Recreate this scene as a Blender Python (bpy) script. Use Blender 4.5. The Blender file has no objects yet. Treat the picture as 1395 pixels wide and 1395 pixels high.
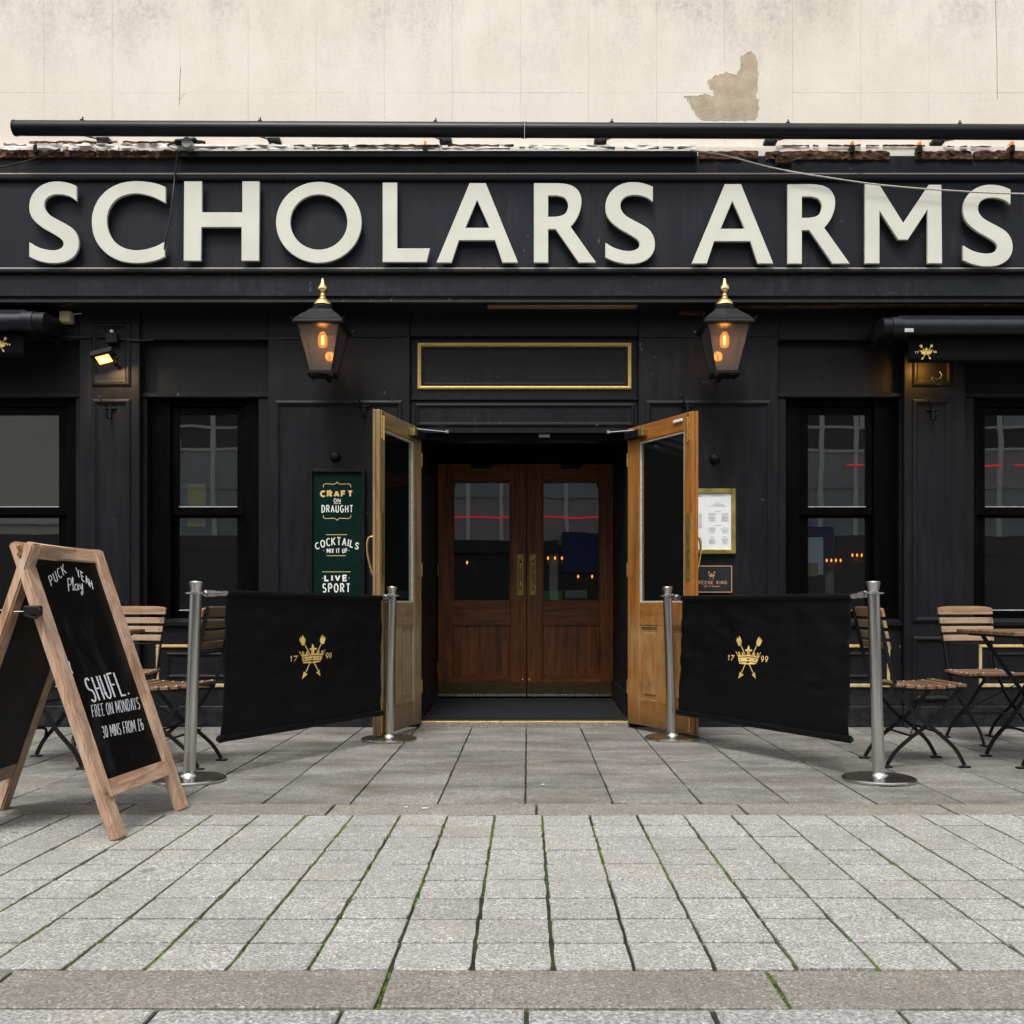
import bpy, bmesh, math, random
from mathutils import Vector, Matrix, noise
random.seed(7)
R = math.radians
SC = bpy.context.scene
COL = SC.collection

# ------------------------------------------------------------------ camera
F = 1347.0          # focal length in photograph pixels
VX, VY, H = 718.0, 823.0, 0.9
cam = bpy.data.cameras.new('camera'); camo = bpy.data.objects.new('camera', cam); COL.objects.link(camo)
camo.location = (0, 0, H); camo.rotation_euler = (R(90), 0, 0)
cam.sensor_width = 36; cam.lens = 36 * F / 1395
cam.shift_x = (697.5 - VX) / 1395; cam.shift_y = (VY - 697.5) / 1395
cam.clip_end = 400
SC.camera = camo
# ------------------------------------------------------------------ world and sun (overcast)
w = bpy.data.worlds.new('World'); SC.world = w; w.use_nodes = True
wn, wl = w.node_tree.nodes, w.node_tree.links
bg = wn['Background']; sky = wn.new('ShaderNodeTexSky'); sky.sky_type = 'NISHITA'; sky.sun_disc = False
sky.sun_elevation = R(60); sky.sun_rotation = R(195); sky.dust_density = 4; sky.air_density = 1.0; sky.ozone_density = 1.0
hs = wn.new('ShaderNodeHueSaturation'); hs.inputs['Saturation'].default_value = 0.14
wl.new(sky.outputs[0], hs.inputs['Color']); wl.new(hs.outputs[0], bg.inputs[0])
bg.inputs[1].default_value = 0.15
sl = bpy.data.lights.new('sun', 'SUN'); sl.energy = 1.5; sl.angle = R(16); sl.color = (1, 0.965, 0.91)
so = bpy.data.objects.new('sun', sl); COL.objects.link(so)
az, el = R(15), R(60)      # from behind the camera, a little to the left
d = Vector((math.sin(az) * math.cos(el), math.cos(az) * math.cos(el), -math.sin(el)))
so.rotation_euler = d.to_track_quat('-Z', 'Y').to_euler(); so.location = (-3, -8, 14)
SC.view_settings.view_transform = 'Standard'; SC.view_settings.look = 'None'
SC.view_settings.gamma = 1; SC.view_settings.exposure = 0.6

# ------------------------------------------------------------------ helpers
def fx(px, Y): return (px - VX) / F * Y
def fz(py, Y): return H + (VY - py) / F * Y
def at(px, py, Y): return Vector((fx(px, Y), Y, fz(py, Y)))
def tag(o, label=None, cat=None, group=None, kind=None):
    if label: o['label'] = label
    if cat: o['category'] = cat
    if group: o['group'] = group
    if kind: o['kind'] = kind
    return o
OFF = {}
def thing(name, label, cat, loc=(0, 0, 0), rz=0, group=None):
    o = bpy.data.objects.new(name, None); COL.objects.link(o); o.empty_display_size = 0.1
    o.location = loc; o.rotation_euler = (0, 0, rz)
    OFF[o.name] = Vector(loc) if rz == 0 else Vector((0, 0, 0))
    return tag(o, label, cat, group)

class MB:
    def __init__(s): s.v = []; s.f = []
    def add(s, v, f):
        n = len(s.v); s.v += [tuple(p) for p in v]; s.f += [tuple(i + n for i in q) for q in f]; return s
    def box(s, x0, x1, y0, y1, z0, z1, c=0.0):
        x0, x1 = min(x0, x1), max(x0, x1); y0, y1 = min(y0, y1), max(y0, y1); z0, z1 = min(z0, z1), max(z0, z1)
        if c <= 0:
            v = [(x, y, z) for z in (z0, z1) for y in (y0, y1) for x in (x0, x1)]
            return s.add(v, [(0, 2, 3, 1), (4, 5, 7, 6), (0, 1, 5, 4), (2, 6, 7, 3), (0, 4, 6, 2), (1, 3, 7, 5)])
        c = min(c, (x1 - x0) * .45, (y1 - y0) * .45, (z1 - z0) * .45)
        bm = bmesh.new(); bmesh.ops.create_cube(bm, size=1)
        for p in bm.verts:
            p.co = Vector(((x0 + x1) / 2 + p.co.x * (x1 - x0), (y0 + y1) / 2 + p.co.y * (y1 - y0), (z0 + z1) / 2 + p.co.z * (z1 - z0)))
        bmesh.ops.bevel(bm, geom=bm.edges[:], offset=c, segments=1, affect='EDGES', clamp_overlap=True)
        return s.bm(bm)
    def bm(s, bm):
        bm.verts.index_update()
        s.add([p.co for p in bm.verts], [[p.index for p in f.verts] for f in bm.faces]); bm.free(); return s
    def obar(s, a, b, wd, th, side=(0, 1, 0), c=0):
        """straight bar from a to b: wd along side, th across"""
        a, b = Vector(a), Vector(b); t = (b - a).normalized(); u = Vector(side); u = (u - t * u.dot(t)).normalized(); n = t.cross(u)
        v = [p + u * (wd / 2 * i) + n * (th / 2 * j) for p in (a, b) for i, j in ((-1, -1), (1, -1), (1, 1), (-1, 1))]
        return s.add(v, [(0, 1, 2, 3)[::-1], (4, 5, 6, 7), (0, 1, 5, 4), (1, 2, 6, 5), (2, 3, 7, 6), (3, 0, 4, 7)])
    def tube(s, pts, r, n=10, caps=True, flat=None, side=None):
        pts = [Vector(p) for p in pts]; m = len(pts); rs = r if isinstance(r, (list, tuple)) else [r] * m
        t0 = (pts[1] - pts[0]).normalized()
        u = Vector(side) if side else (Vector((0, 0, 1)) if abs(t0.z) < .9 else Vector((1, 0, 0)))
        V = []
        for i in range(m):
            t = (pts[min(i + 1, m - 1)] - pts[max(i - 1, 0)]).normalized()
            u = (u - t * u.dot(t)).normalized(); b = t.cross(u)
            fa = flat if flat else 1
            for k in range(n):
                a = 2 * math.pi * (k + .5) / n
                V.append(pts[i] + u * (rs[i] * math.cos(a)) + b * (rs[i] * fa * math.sin(a)))
        Fc = [(i * n + k, i * n + (k + 1) % n, (i + 1) * n + (k + 1) % n, (i + 1) * n + k) for i in range(m - 1) for k in range(n)]
        if caps: Fc += [tuple(range(n))[::-1], tuple(range((m - 1) * n, m * n))]
        return s.add(V, Fc)
    def lathe(s, prof, c=(0, 0, 0), n=32, top=None):
        """prof: (r,z) list; optional top=(dx,dy) skew per metre of z"""
        V = []; m = len(prof); sx, sy = top or (0, 0)
        for r, z in prof:
            for k in range(n):
                a = 2 * math.pi * k / n
                V.append((c[0] + r * math.cos(a) + sx * z, c[1] + r * math.sin(a) + sy * z, c[2] + z))
        Fc = [(i * n + k, i * n + (k + 1) % n, (i + 1) * n + (k + 1) % n, (i + 1) * n + k) for i in range(m - 1) for k in range(n)]
        Fc += [tuple(range(n))[::-1], tuple(range((m - 1) * n, m * n))]
        return s.add(V, Fc)
    def prism(s, poly, f3a, f3b):
        """poly of 2D points; f3a/f3b map to 3D for the two caps"""
        n = len(poly)
        V = [f3a(p) for p in poly] + [f3b(p) for p in poly]
        return s.add(V, [tuple(range(n)), tuple(range(n, 2 * n))[::-1]] + [(i, i + n, (i + 1) % n + n, (i + 1) % n) for i in range(n)])
    def build(s, name, m, parent=None, loc=None, rz=0, smooth=None, local=False, fix=True):
        me = bpy.data.meshes.new(name)
        off = Vector((0, 0, 0))
        if parent is not None and not local: off = OFF.get(parent.name, off)
        me.from_pydata([(p[0] - off.x, p[1] - off.y, p[2] - off.z) for p in s.v], [], s.f)
        if fix:
            bm = bmesh.new(); bm.from_mesh(me); bmesh.ops.recalc_face_normals(bm, faces=bm.faces[:]); bm.to_mesh(me); bm.free()
        me.materials.append(M[m] if isinstance(m, str) else m)
        if smooth is not None:
            for p in me.polygons: p.use_smooth = True
            me.set_sharp_from_angle(angle=R(smooth))
        o = bpy.data.objects.new(name, me); COL.objects.link(o)
        if parent is not None:
            o.parent = parent; OFF[o.name] = off
        if loc is not None: o.location = loc
        o.rotation_euler = (0, 0, rz)
        return o
def copy_tree(o, parent=None):
    c = o.copy(); COL.objects.link(c); c.parent = parent
    for ch in list(o.children): copy_tree(ch, c)
    return c
def smoothpoly(pts, sub=5):
    """pts: (x,y) or (x,y,1) for a corner; Catmull-Rom between"""
    n = len(pts); out = []
    for i in range(n):
        p1 = pts[i]; p2 = pts[(i + 1) % n]
        p0 = pts[i - 1] if len(p1) == 2 else p1; p3 = pts[(i + 2) % n] if len(p2) == 2 else p2
        if len(p1) == 3 and len(p2) == 3: out.append((p1[0], p1[1])); continue
        for k in range(sub):
            t = k / sub
            out.append(tuple(.5 * ((2 * p1[j]) + (-p0[j] + p2[j]) * t + (2 * p0[j] - 5 * p1[j] + 4 * p2[j] - p3[j]) * t * t + (-p0[j] + 3 * p1[j] - 3 * p2[j] + p3[j]) * t ** 3) for j in (0, 1)))
    return out
def catmull(pts, sub=6):
    out = []; n = len(pts)
    for i in range(n - 1):
        p0, p1, p2, p3 = [Vector(pts[min(max(k, 0), n - 1)]) for k in (i - 1, i, i + 1, i + 2)]
        for k in range(sub):
            t = k / sub
            out.append(.5 * ((2 * p1) + (-p0 + p2) * t + (2 * p0 - 5 * p1 + 4 * p2 - p3) * t * t + (-p0 + 3 * p1 - 3 * p2 + p3) * t ** 3))
    out.append(Vector(pts[-1])); return out
def fill2d(polys, extrude=0, bevel=0):
    """flat (or extruded) mesh of 2D outlines, inner outlines are holes -> verts, faces"""
    cu = bpy.data.curves.new('tmp', 'CURVE'); cu.dimensions = '2D'; cu.fill_mode = 'BOTH'; cu.extrude = extrude
    cu.bevel_depth = bevel; cu.bevel_resolution = 0
    for p in polys:
        sp = cu.splines.new('POLY'); sp.points.add(len(p) - 1); sp.use_cyclic_u = True
        for q, pt in zip(p, sp.points): pt.co = (q[0], q[1], 0, 1)
    ob = bpy.data.objects.new('tmp', cu); COL.objects.link(ob)
    dg = bpy.context.evaluated_depsgraph_get(); me = bpy.data.meshes.new_from_object(ob.evaluated_get(dg))
    V = [tuple(v.co) for v in me.vertices]; Fc = [tuple(p.vertices) for p in me.polygons]
    bpy.data.objects.remove(ob); bpy.data.curves.remove(cu); bpy.data.meshes.remove(me)
    return V, Fc

# ------------------------------------------------------------------ materials
M = {}
class NT:
    def __init__(s, name):
        s.m = bpy.data.materials.new(name); s.m.use_nodes = True; M[name] = s.m
        s.n, s.l = s.m.node_tree.nodes, s.m.node_tree.links; s.b = s.n['Principled BSDF']
        s.out = s.n['Material Output']
    def node(s, t, **k):
        x = s.n.new(t)
        for a, b in k.items():
            if a in x.inputs: x.inputs[a].default_value = b
            else: setattr(x, a, b)
        return x
    def pos(s, scale=(1, 1, 1), obj=False):
        g = s.node('ShaderNodeTexCoord').outputs['Object'] if obj else s.node('ShaderNodeNewGeometry').outputs['Position']
        mp = s.node('ShaderNodeMapping'); mp.inputs['Scale'].default_value = scale; s.l.new(g, mp.inputs[0]); return mp.outputs[0]
    def noise(s, vec, scale, detail=4, rough=.55, dist=0):
        x = s.node('ShaderNodeTexNoise', Scale=scale, Detail=detail, Roughness=rough, Distortion=dist); s.l.new(vec, x.inputs['Vector']); return x.outputs['Fac']
    def ramp(s, fac, *stops):
        x = s.node('ShaderNodeValToRGB'); e = x.color_ramp.elements
        while len(e) < len(stops): e.new(.5)
        for q, (p, c) in zip(e, stops): q.position = p; q.color = (c, c, c, 1) if isinstance(c, (int, float)) else (*c, 1)
        s.l.new(fac, x.inputs[0]); return x.outputs[0]
    def mix(s, fac, a, b, mode='MIX'):
        x = s.node('ShaderNodeMix', data_type='RGBA', blend_type=mode)
        for v, i in ((fac, 0), (a, 6), (b, 7)):
            if isinstance(v, (int, float)) and i == 0: x.inputs[0].default_value = v
            elif isinstance(v, (tuple, list)): x.inputs[i].default_value = (*v[:3], 1)
            else: s.l.new(v, x.inputs[i])
        return x.outputs[2]
    def math(s, op, a, b=0):
        x = s.node('ShaderNodeMath', operation=op)
        for i, v in enumerate((a, b)):
            if isinstance(v, (int, float)): x.inputs[i].default_value = v
            else: s.l.new(v, x.inputs[i])
        return x.outputs[0]
    def bump(s, h, strength=.3, dist=.01):
        x = s.node('ShaderNodeBump', Strength=strength, Distance=dist); s.l.new(h, x.inputs['Height']); s.l.new(x.outputs[0], s.b.inputs['Normal'])
    def set(s, color=None, rough=None, metal=None, **k):
        for key, v in (('Base Color', color), ('Roughness', rough), ('Metallic', metal)):
            if v is None: continue
            if isinstance(v, (tuple, list)): s.b.inputs[key].default_value = (*v[:3], 1)
            elif isinstance(v, (int, float)): s.b.inputs[key].default_value = v
            else: s.l.new(v, s.b.inputs[key])
        for a, v in k.items(): s.b.inputs[a].default_value = v
        return s
def plain(name, c, rough=.5, metal=0, var=.12, scale=14, bump=.08, bscale=120, **k):
    t = NT(name); p = t.pos()
    n = t.noise(p, scale, 5); col = t.mix(t.ramp(n, (.3, 0), (.7, 1)), tuple(x * (1 - var) for x in c), tuple(min(1, x * (1 + var)) for x in c))
    t.set(col, t.math('ADD', t.math('MULTIPLY', n, .25), rough - .12), metal, **k)
    if bump: t.bump(t.noise(p, bscale, 3), bump, .004)
    return t
def paint(name, c, c2, rough, chips=.735, spec=.2):
    """old black paint: dusty streaks, a few pale chips"""
    t = NT(name); p = t.pos(); st = t.pos((9, 9, 1.1))
    n1 = t.noise(st, 2.2, 6, .6); n2 = t.noise(p, 1.7, 5); n3 = t.noise(p, 45, 3)
    dust = t.math('MULTIPLY', t.ramp(n1, (.45, 0), (.75, 1)), t.ramp(n2, (.4, 0), (.7, 1)))
    col = t.mix(dust, c, c2)
    sz = t.node('ShaderNodeSeparateXYZ'); t.l.new(t.node('ShaderNodeNewGeometry').outputs['Position'], sz.inputs[0])
    spl = t.math('MULTIPLY', t.ramp(sz.outputs[2], (.02, 1), (.45, 0)), t.ramp(t.noise(p, 13, 6, .75), (.40, 0), (.68, 1))); col = t.mix(t.math('MULTIPLY', spl, .5), col, (.06, .056, .05))
    pch = t.pos((1, 1, .55)); chip = t.ramp(t.noise(pch, 34, 2, .4), (chips, 0), (chips + .012, 1))
    zone = t.ramp(t.noise(p, 2.1, 3), (.54, 0), (.6, 1))
    col = t.mix(t.math('MULTIPLY', t.math('MULTIPLY', chip, zone), .4), col, (.2, .2, .2))
    t.set(col, t.math('ADD', t.math('MULTIPLY', n1, .40), rough - .1)); t.b.inputs['Specular IOR Level'].default_value = spec
    h = t.math('ADD', t.math('MULTIPLY', n3, .4), t.noise(p, 6, 3)); t.bump(h, .22, .006)
    return t
paint('black_paint', (.0060, .0062, .0084), (.0155, .0155, .018), .40)
paint('fascia_paint', (.0105, .0118, .016), (.032, .033, .038), .40)
paint('shaded_black', (.0010, .0010, .0013), (.0025, .0025, .003), .3, .8, .07)  # same black paint, with the shade of the recesses put into its colour
plain('iron', (.006, .006, .0065), .45, 0, .3, 30, .2, 200, **{'Specular IOR Level': .25})
plain('lamp_metal', (.008, .0085, .011), .38, 0, .15, **{'Specular IOR Level': .25})
plain('awning_metal', (.009, .011, .016), .34, 0, .15, **{'Specular IOR Level': .35})
plain('awning_cloth', (.0035, .0037, .0045), .85, 0, .2, 9, .25, 400, **{'Specular IOR Level': .1})
plain('tube_black', (.005, .006, .010), .36, 0, .2, 6, **{'Specular IOR Level': .25})
plain('chrome_rough', (.62, .62, .63), .28, 1, .06, 30, .03, 100)
plain('zinc', (.55, .56, .58), .5, .6, .2, 30, .2, 90)
plain('grey_plastic', (.28, .30, .31), .5, 0, .1)
plain('cream_plastic', (.55, .50, .30), .5, 0, .1)
plain('white_plastic', (.7, .7, .7), .45, 0, .05)
plain('orange_plug', (.75, .22, .02), .6, 0, .2)
plain('gilt', (.62, .42, .13), .42, .25, .15, 40, .15)
plain('gold_bead', (.52, .36, .12), .5, 0, .2, 30, .15)
plain('pale_bead', (.46, .36, .18), .5, 0, .2, 30, .15)
plain('brass', (.80, .58, .20), .3, 1, .1, 40, .06)
plain('brass_polished', (.95, .72, .28), .2, 1, .08, 30, .04)
plain('brass_aged', (.32, .24, .07), .42, .8, .35, 30, .15)
plain('letter_cream', (.60, .605, .525), .45, 0, .05, 5, .06)
plain('letter_white', (.78, .78, .74), .6, 0, .03, 20, 0)
plain('letter_gold', (.70, .50, .17), .55, 0, .1, 40, 0)
plain('letter_copper', (.55, .33, .20), .5, 0, .1, 40, 0)
t = NT('chalk'); n = t.noise(t.pos(), 210, 4, .7); n2 = t.noise(t.pos(), 25, 3)
t.set(t.mix(t.ramp(n, (.34, 0), (.56, 1)), t.mix(n2, (.18, .18, .20), (.42, .42, .46)), (.74, .73, .79)), .95)
plain('sign_green', (.0012, .0145, .0115), .4, 0, .1, 6, 0, **{'Specular IOR Level': .12})
plain('plaque_black', (.018, .018, .02), .4, 0, .1)
plain('menu_paper', (.78, .80, .80), .6, 0, .02, 6, 0)
plain('menu_ink', (.35, .36, .36), .7, 0, .2, 300, 0)
plain('poster_yellow', (.62, .48, .02), .6, 0, .05, 6, 0)
plain('poster_blue', (.12, .18, .5), .6, 0, .4, 30, 0)
plain('poster_red', (.45, .06, .06), .6, 0, .1, 6, 0)
plain('sign_blue', (.005, .02, .14), .5, 0, .1)
plain('sticker_green', (.02, .30, .06), .6, 0, .1)
plain('cloth_black', (.0022, .0022, .0028), .48, 0, .25, 7, .3, 500, **{'Specular IOR Level': .16})
t = NT('board_black'); sm = t.noise(t.pos((1, 1, .35)), 7, 6, .7)
t.set(t.mix(t.ramp(sm, (.52, 0), (.80, 1)), (.0022, .0022, .0024), (.022, .022, .024)), .45); t.b.inputs['Specular IOR Level'].default_value = .12
plain('rubber_mat', (.013, .013, .014), .9, 0, .3, 60, .5, 300, **{'Specular IOR Level': .2})
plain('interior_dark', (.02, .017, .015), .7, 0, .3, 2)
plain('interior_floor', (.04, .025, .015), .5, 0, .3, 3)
plain('stucco_far', (.82, .77, .68), .8, 0, .06, .6, .1, 20)
plain('concrete_far', (.40, .42, .44), .8, 0, .1, .8, .1, 20)
plain('white_frame', (.85, .85, .83), .5, 0, .05)
plain('dark_shop', (.02, .02, .022), .5, 0, .2)
plain('cable_white', (.46, .44, .38), .6, 0, .25, 30, .1)
plain('cable_black', (.01, .01, .011), .5, 0, .2)
plain('asphalt', (.06, .06, .06), .9, 0, .2, 8, .4, 120)
plain('bare_cement', (.42, .345, .25), .9, 0, .22, 9, .8, 45)
plain('frame_black', (.006, .006, .007), .4, 0, .2, **{'Specular IOR Level': .25})
plain('bronze', (.09, .06, .02), .4, .6, .3, 30, .15)
plain('brass_frame', (.62, .52, .16), .32, .9, .15, 12, .06)
plain('foliage', (.03, .07, .025), .6, 0, .4, 40)

t = NT('worn_lit_edge'); n = t.noise(t.pos((.8, 1, 1)), 3.5, 7, .75); n2 = t.noise(t.pos((1, 1, 1)), 1.3, 3)
t.set(t.mix(t.ramp(n, (.28, 0), (.46, 1)), (.06, .055, .05), t.mix(n2, (.34, .25, .15), (.5, .48, .44))), .5)  # worn paint, lightened so the moulding highlight is in the colour
# brushed steel with vertical smears
t = NT('steel'); p = t.pos((40, 40, 2)); n = t.noise(p, 2, 3)
t.set(t.mix(n, (.50, .49, .475), (.60, .59, .57)), t.math('ADD', t.math('MULTIPLY', n, .1), .2), 1)
# glass: clear with a double surface reflection
def glass(name, tint, dirt, rough=0.0, mult=2.6):
    t = NT(name); t.n.remove(t.b)
    fr = t.node('ShaderNodeFresnel', IOR=1.5); gl = t.node('ShaderNodeBsdfGlossy', Roughness=rough); gl.inputs[0].default_value = (1, 1, 1, 1)
    tr = t.node('ShaderNodeBsdfTransparent'); tr.inputs[0].default_value = (*tint, 1)
    df = t.node('ShaderNodeBsdfDiffuse'); df.inputs[0].default_value = (.6, .6, .58, 1)
    m1 = t.node('ShaderNodeMixShader'); m1.inputs[0].default_value = dirt; t.l.new(tr.outputs[0], m1.inputs[1]); t.l.new(df.outputs[0], m1.inputs[2])
    m2 = t.node('ShaderNodeMixShader'); t.l.new(t.math('MULTIPLY', fr.outputs[0], mult), m2.inputs[0]); t.l.new(m1.outputs[0], m2.inputs[1]); t.l.new(gl.outputs[0], m2.inputs[2])
    b = t.node('ShaderNodeBump', Strength=.025, Distance=.02); t.l.new(t.noise(t.pos(), 1.9, 2), b.inputs['Height']); t.l.new(b.outputs[0], gl.inputs['Normal'])
    t.l.new(m2.outputs[0], t.out.inputs[0])
glass('window_glass', (.8, .85, .85), .012)
glass('lantern_glass', (.80, .74, .66), .11, .04, 1.3)
def emit(name, c, s):
    t = NT(name); t.n.remove(t.b); e = t.node('ShaderNodeEmission', Strength=s); e.inputs[0].default_value = (*c, 1); t.l.new(e.outputs[0], t.out.inputs[0])
emit('filament', (1, .55, .16), 22); emit('bulb_glow', (1, .40, .07), 1.0)
emit('flood_glow', (1, .60, .12), 1.7); emit('flood_core', (1, .72, .35), 14); emit('candle_glow', (1, .28, .035), 2.0); emit('wall_glow', (1, .42, .10), 1.2); emit('red_neon', (1, .04, .05), 1.25)
t = NT('bulb_glass'); t.n.remove(t.b)      # amber glass round the filament, halo put in as weak emission
tr = t.node('ShaderNodeBsdfTransparent'); tr.inputs[0].default_value = (1, .78, .5, 1)
e = t.node('ShaderNodeEmission', Strength=1.3); e.inputs[0].default_value = (1, .42, .08, 1)
mx = t.node('ShaderNodeMixShader'); mx.inputs[0].default_value = .6; t.l.new(tr.outputs[0], mx.inputs[1]); t.l.new(e.outputs[0], mx.inputs[2]); t.l.new(mx.outputs[0], t.out.inputs[0])

def wood(name, c1, c2, c3, axis, rough=.5, worn=None, wornamt=.5):
    """grain along axis (0,1,2) of the object; optional grey worn areas"""
    t = NT(name); sc = [26, 26, 26]; sc[axis] = 1.6; p = t.pos(tuple(sc), obj=True); q = t.pos((1, 1, 1), obj=True)
    g = t.noise(p, 1.0, 6, .6, 1.2); f = t.noise(t.pos(tuple(x * 4 for x in sc), obj=True), 1.5, 3)
    col = t.ramp(g, (.28, c1), (.5, c2), (.72, c3))
    col = t.mix(t.math('MULTIPLY', t.ramp(f, (.55, 0), (.75, 1)), .5), col, c1)
    if worn:
        wn_ = t.noise(t.pos(tuple(x * .12 for x in sc), obj=True), 2.2, 5, .65)
        col = t.mix(t.math('MULTIPLY', t.ramp(wn_, (.42, 0), (.62, 1)), wornamt), col, worn)
    if name.startswith('oak'):      # bleached and kicked lower panels, grime along the foot
        sp = t.node('ShaderNodeSeparateXYZ'); t.l.new(t.node('ShaderNodeTexCoord').outputs['Object'], sp.inputs[0])
        lowz = t.ramp(t.math('MULTIPLY', sp.outputs[2], .5), (.02, 0), (.14, 1), (.36, 1), (.47, 0)); foot = t.ramp(t.math('MULTIPLY', sp.outputs[2], .5), (.03, 1), (.13, 0))
        wq = t.ramp(t.noise(t.pos((9, 9, 3), obj=True), 1.3, 6, .7), (.42, 0), (.6, 1)); col = t.mix(t.math('MULTIPLY', t.math('MULTIPLY', lowz, wq), .8), col, tuple(x * 1.1 for x in worn))
        col = t.mix(t.math('MULTIPLY', foot, .6), col, (.07, .042, .018))
    dk = t.ramp(t.noise(q, 8, 6, .75), (.55, 0), (.75, 1)); col = t.mix(t.math('MULTIPLY', dk, .6), col, tuple(x * .3 for x in c1))
    t.set(col, t.math('ADD', t.math('MULTIPLY', g, .2), rough - .1)); t.bump(g, .18, .003)
for ax in 'xyz':
    i = 'xyz'.index(ax)
    wood('oak_grey_' + ax, (.11, .062, .020), (.235, .145, .052), (.33, .22, .095), i, .42, (.30, .245, .17), .75)
    wood('oak_orange_' + ax, (.13, .046, .006), (.29, .105, .012), (.39, .155, .022), i, .36, (.33, .20, .09), .5)
    wood('mahogany_' + ax, (.026, .007, .001), (.145, .039, .004), (.27, .082, .009), i, .42)
    wood('teak_' + ax, (.17, .088, .045), (.27, .15, .08), (.37, .225, .13), i, .5, (.36, .27, .18), .5)
    wood('teak_dark_' + ax, (.085, .042, .02), (.15, .08, .04), (.22, .125, .07), i, .45, (.22, .15, .09), .4)
    wood('pine_' + ax, (.20, .088, .038), (.45, .275, .175), (.66, .47, .345), i, .6, (.43, .34, .27), .5)

# cream render with soot, joints and hairline cracks
t = NT('cream_render'); p = t.pos(); st = t.pos((2.2, 2.2, .55))
soot = t.ramp(t.noise(st, 1.5, 8, .74), (.44, 0), (.70, 1))
sep = t.node('ShaderNodeSeparateXYZ'); t.l.new(t.node('ShaderNodeNewGeometry').outputs['Position'], sep.inputs[0])
mr = t.node('ShaderNodeMapRange'); mr.inputs[1].default_value = 4.6; mr.inputs[2].default_value = 5.8; mr.inputs[3].default_value = .34; mr.inputs[4].default_value = 1; t.l.new(sep.outputs[2], mr.inputs[0])
spk = t.ramp(t.noise(p, 42, 4, .75), (.46, 0), (.66, 1))
col = t.mix(t.ramp(t.noise(p, .9, 4), (.3, 0), (.7, 1)), (.655, .595, .515), (.73, .675, .60))
k = t.math('MULTIPLY', t.math('MULTIPLY', soot, mr.outputs[0]), t.math('ADD', t.math('MULTIPLY', spk, .75), .25))
blot = t.ramp(t.noise(t.pos((1.1, 1, .8)), 1.15, 7, .7), (.46, 0), (.66, 1))
mr2 = t.node('ShaderNodeMapRange'); mr2.inputs[1].default_value = 4.75; mr2.inputs[2].default_value = 5.35; mr2.inputs[3].default_value = .05; mr2.inputs[4].default_value = 1; t.l.new(sep.outputs[2], mr2.inputs[0])
k2 = t.math('MULTIPLY', t.math('MULTIPLY', blot, mr2.outputs[0]), t.math('ADD', t.math('MULTIPLY', t.ramp(t.noise(p, 26, 6, .8), (.42, 0), (.62, 1)), .75), .25))
col = t.mix(t.math('MULTIPLY', k, .75), col, (.27, .245, .21)); col = t.mix(t.math('MULTIPLY', k2, .85), col, (.30, .27, .235))
pit = t.ramp(t.noise(p, 60, 2), (.73, 0), (.75, 1)); col = t.mix(t.math('MULTIPLY', pit, .5), col, (.3, .25, .18))
t.set(col, .85); t.bump(t.math('ADD', t.noise(p, 30, 5), t.math('MULTIPLY', t.noise(p, 4, 4), 2)), .3, .006)
# peeling white flashing, rotten timber
t = NT('peeling_white'); p = t.pos(); n = t.noise(t.pos((.4, 1, 2.2)), 6, 5, .6)
t.set(t.mix(t.ramp(n, (.60, 0), (.64, 1)), (.66, .63, .60), (.07, .055, .045)), .7); t.bump(n, .6, .01)
t = NT('rotten_timber'); p = t.pos((1, 1, 1.4)); n = t.noise(p, 26, 7, .75)
t.set(t.ramp(n, (.30, (.010, .006, .004)), (.47, (.055, .024, .011)), (.58, (.15, .06, .022)), (.72, (.30, .22, .14))), .9); t.bump(n, 1, .02)
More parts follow.
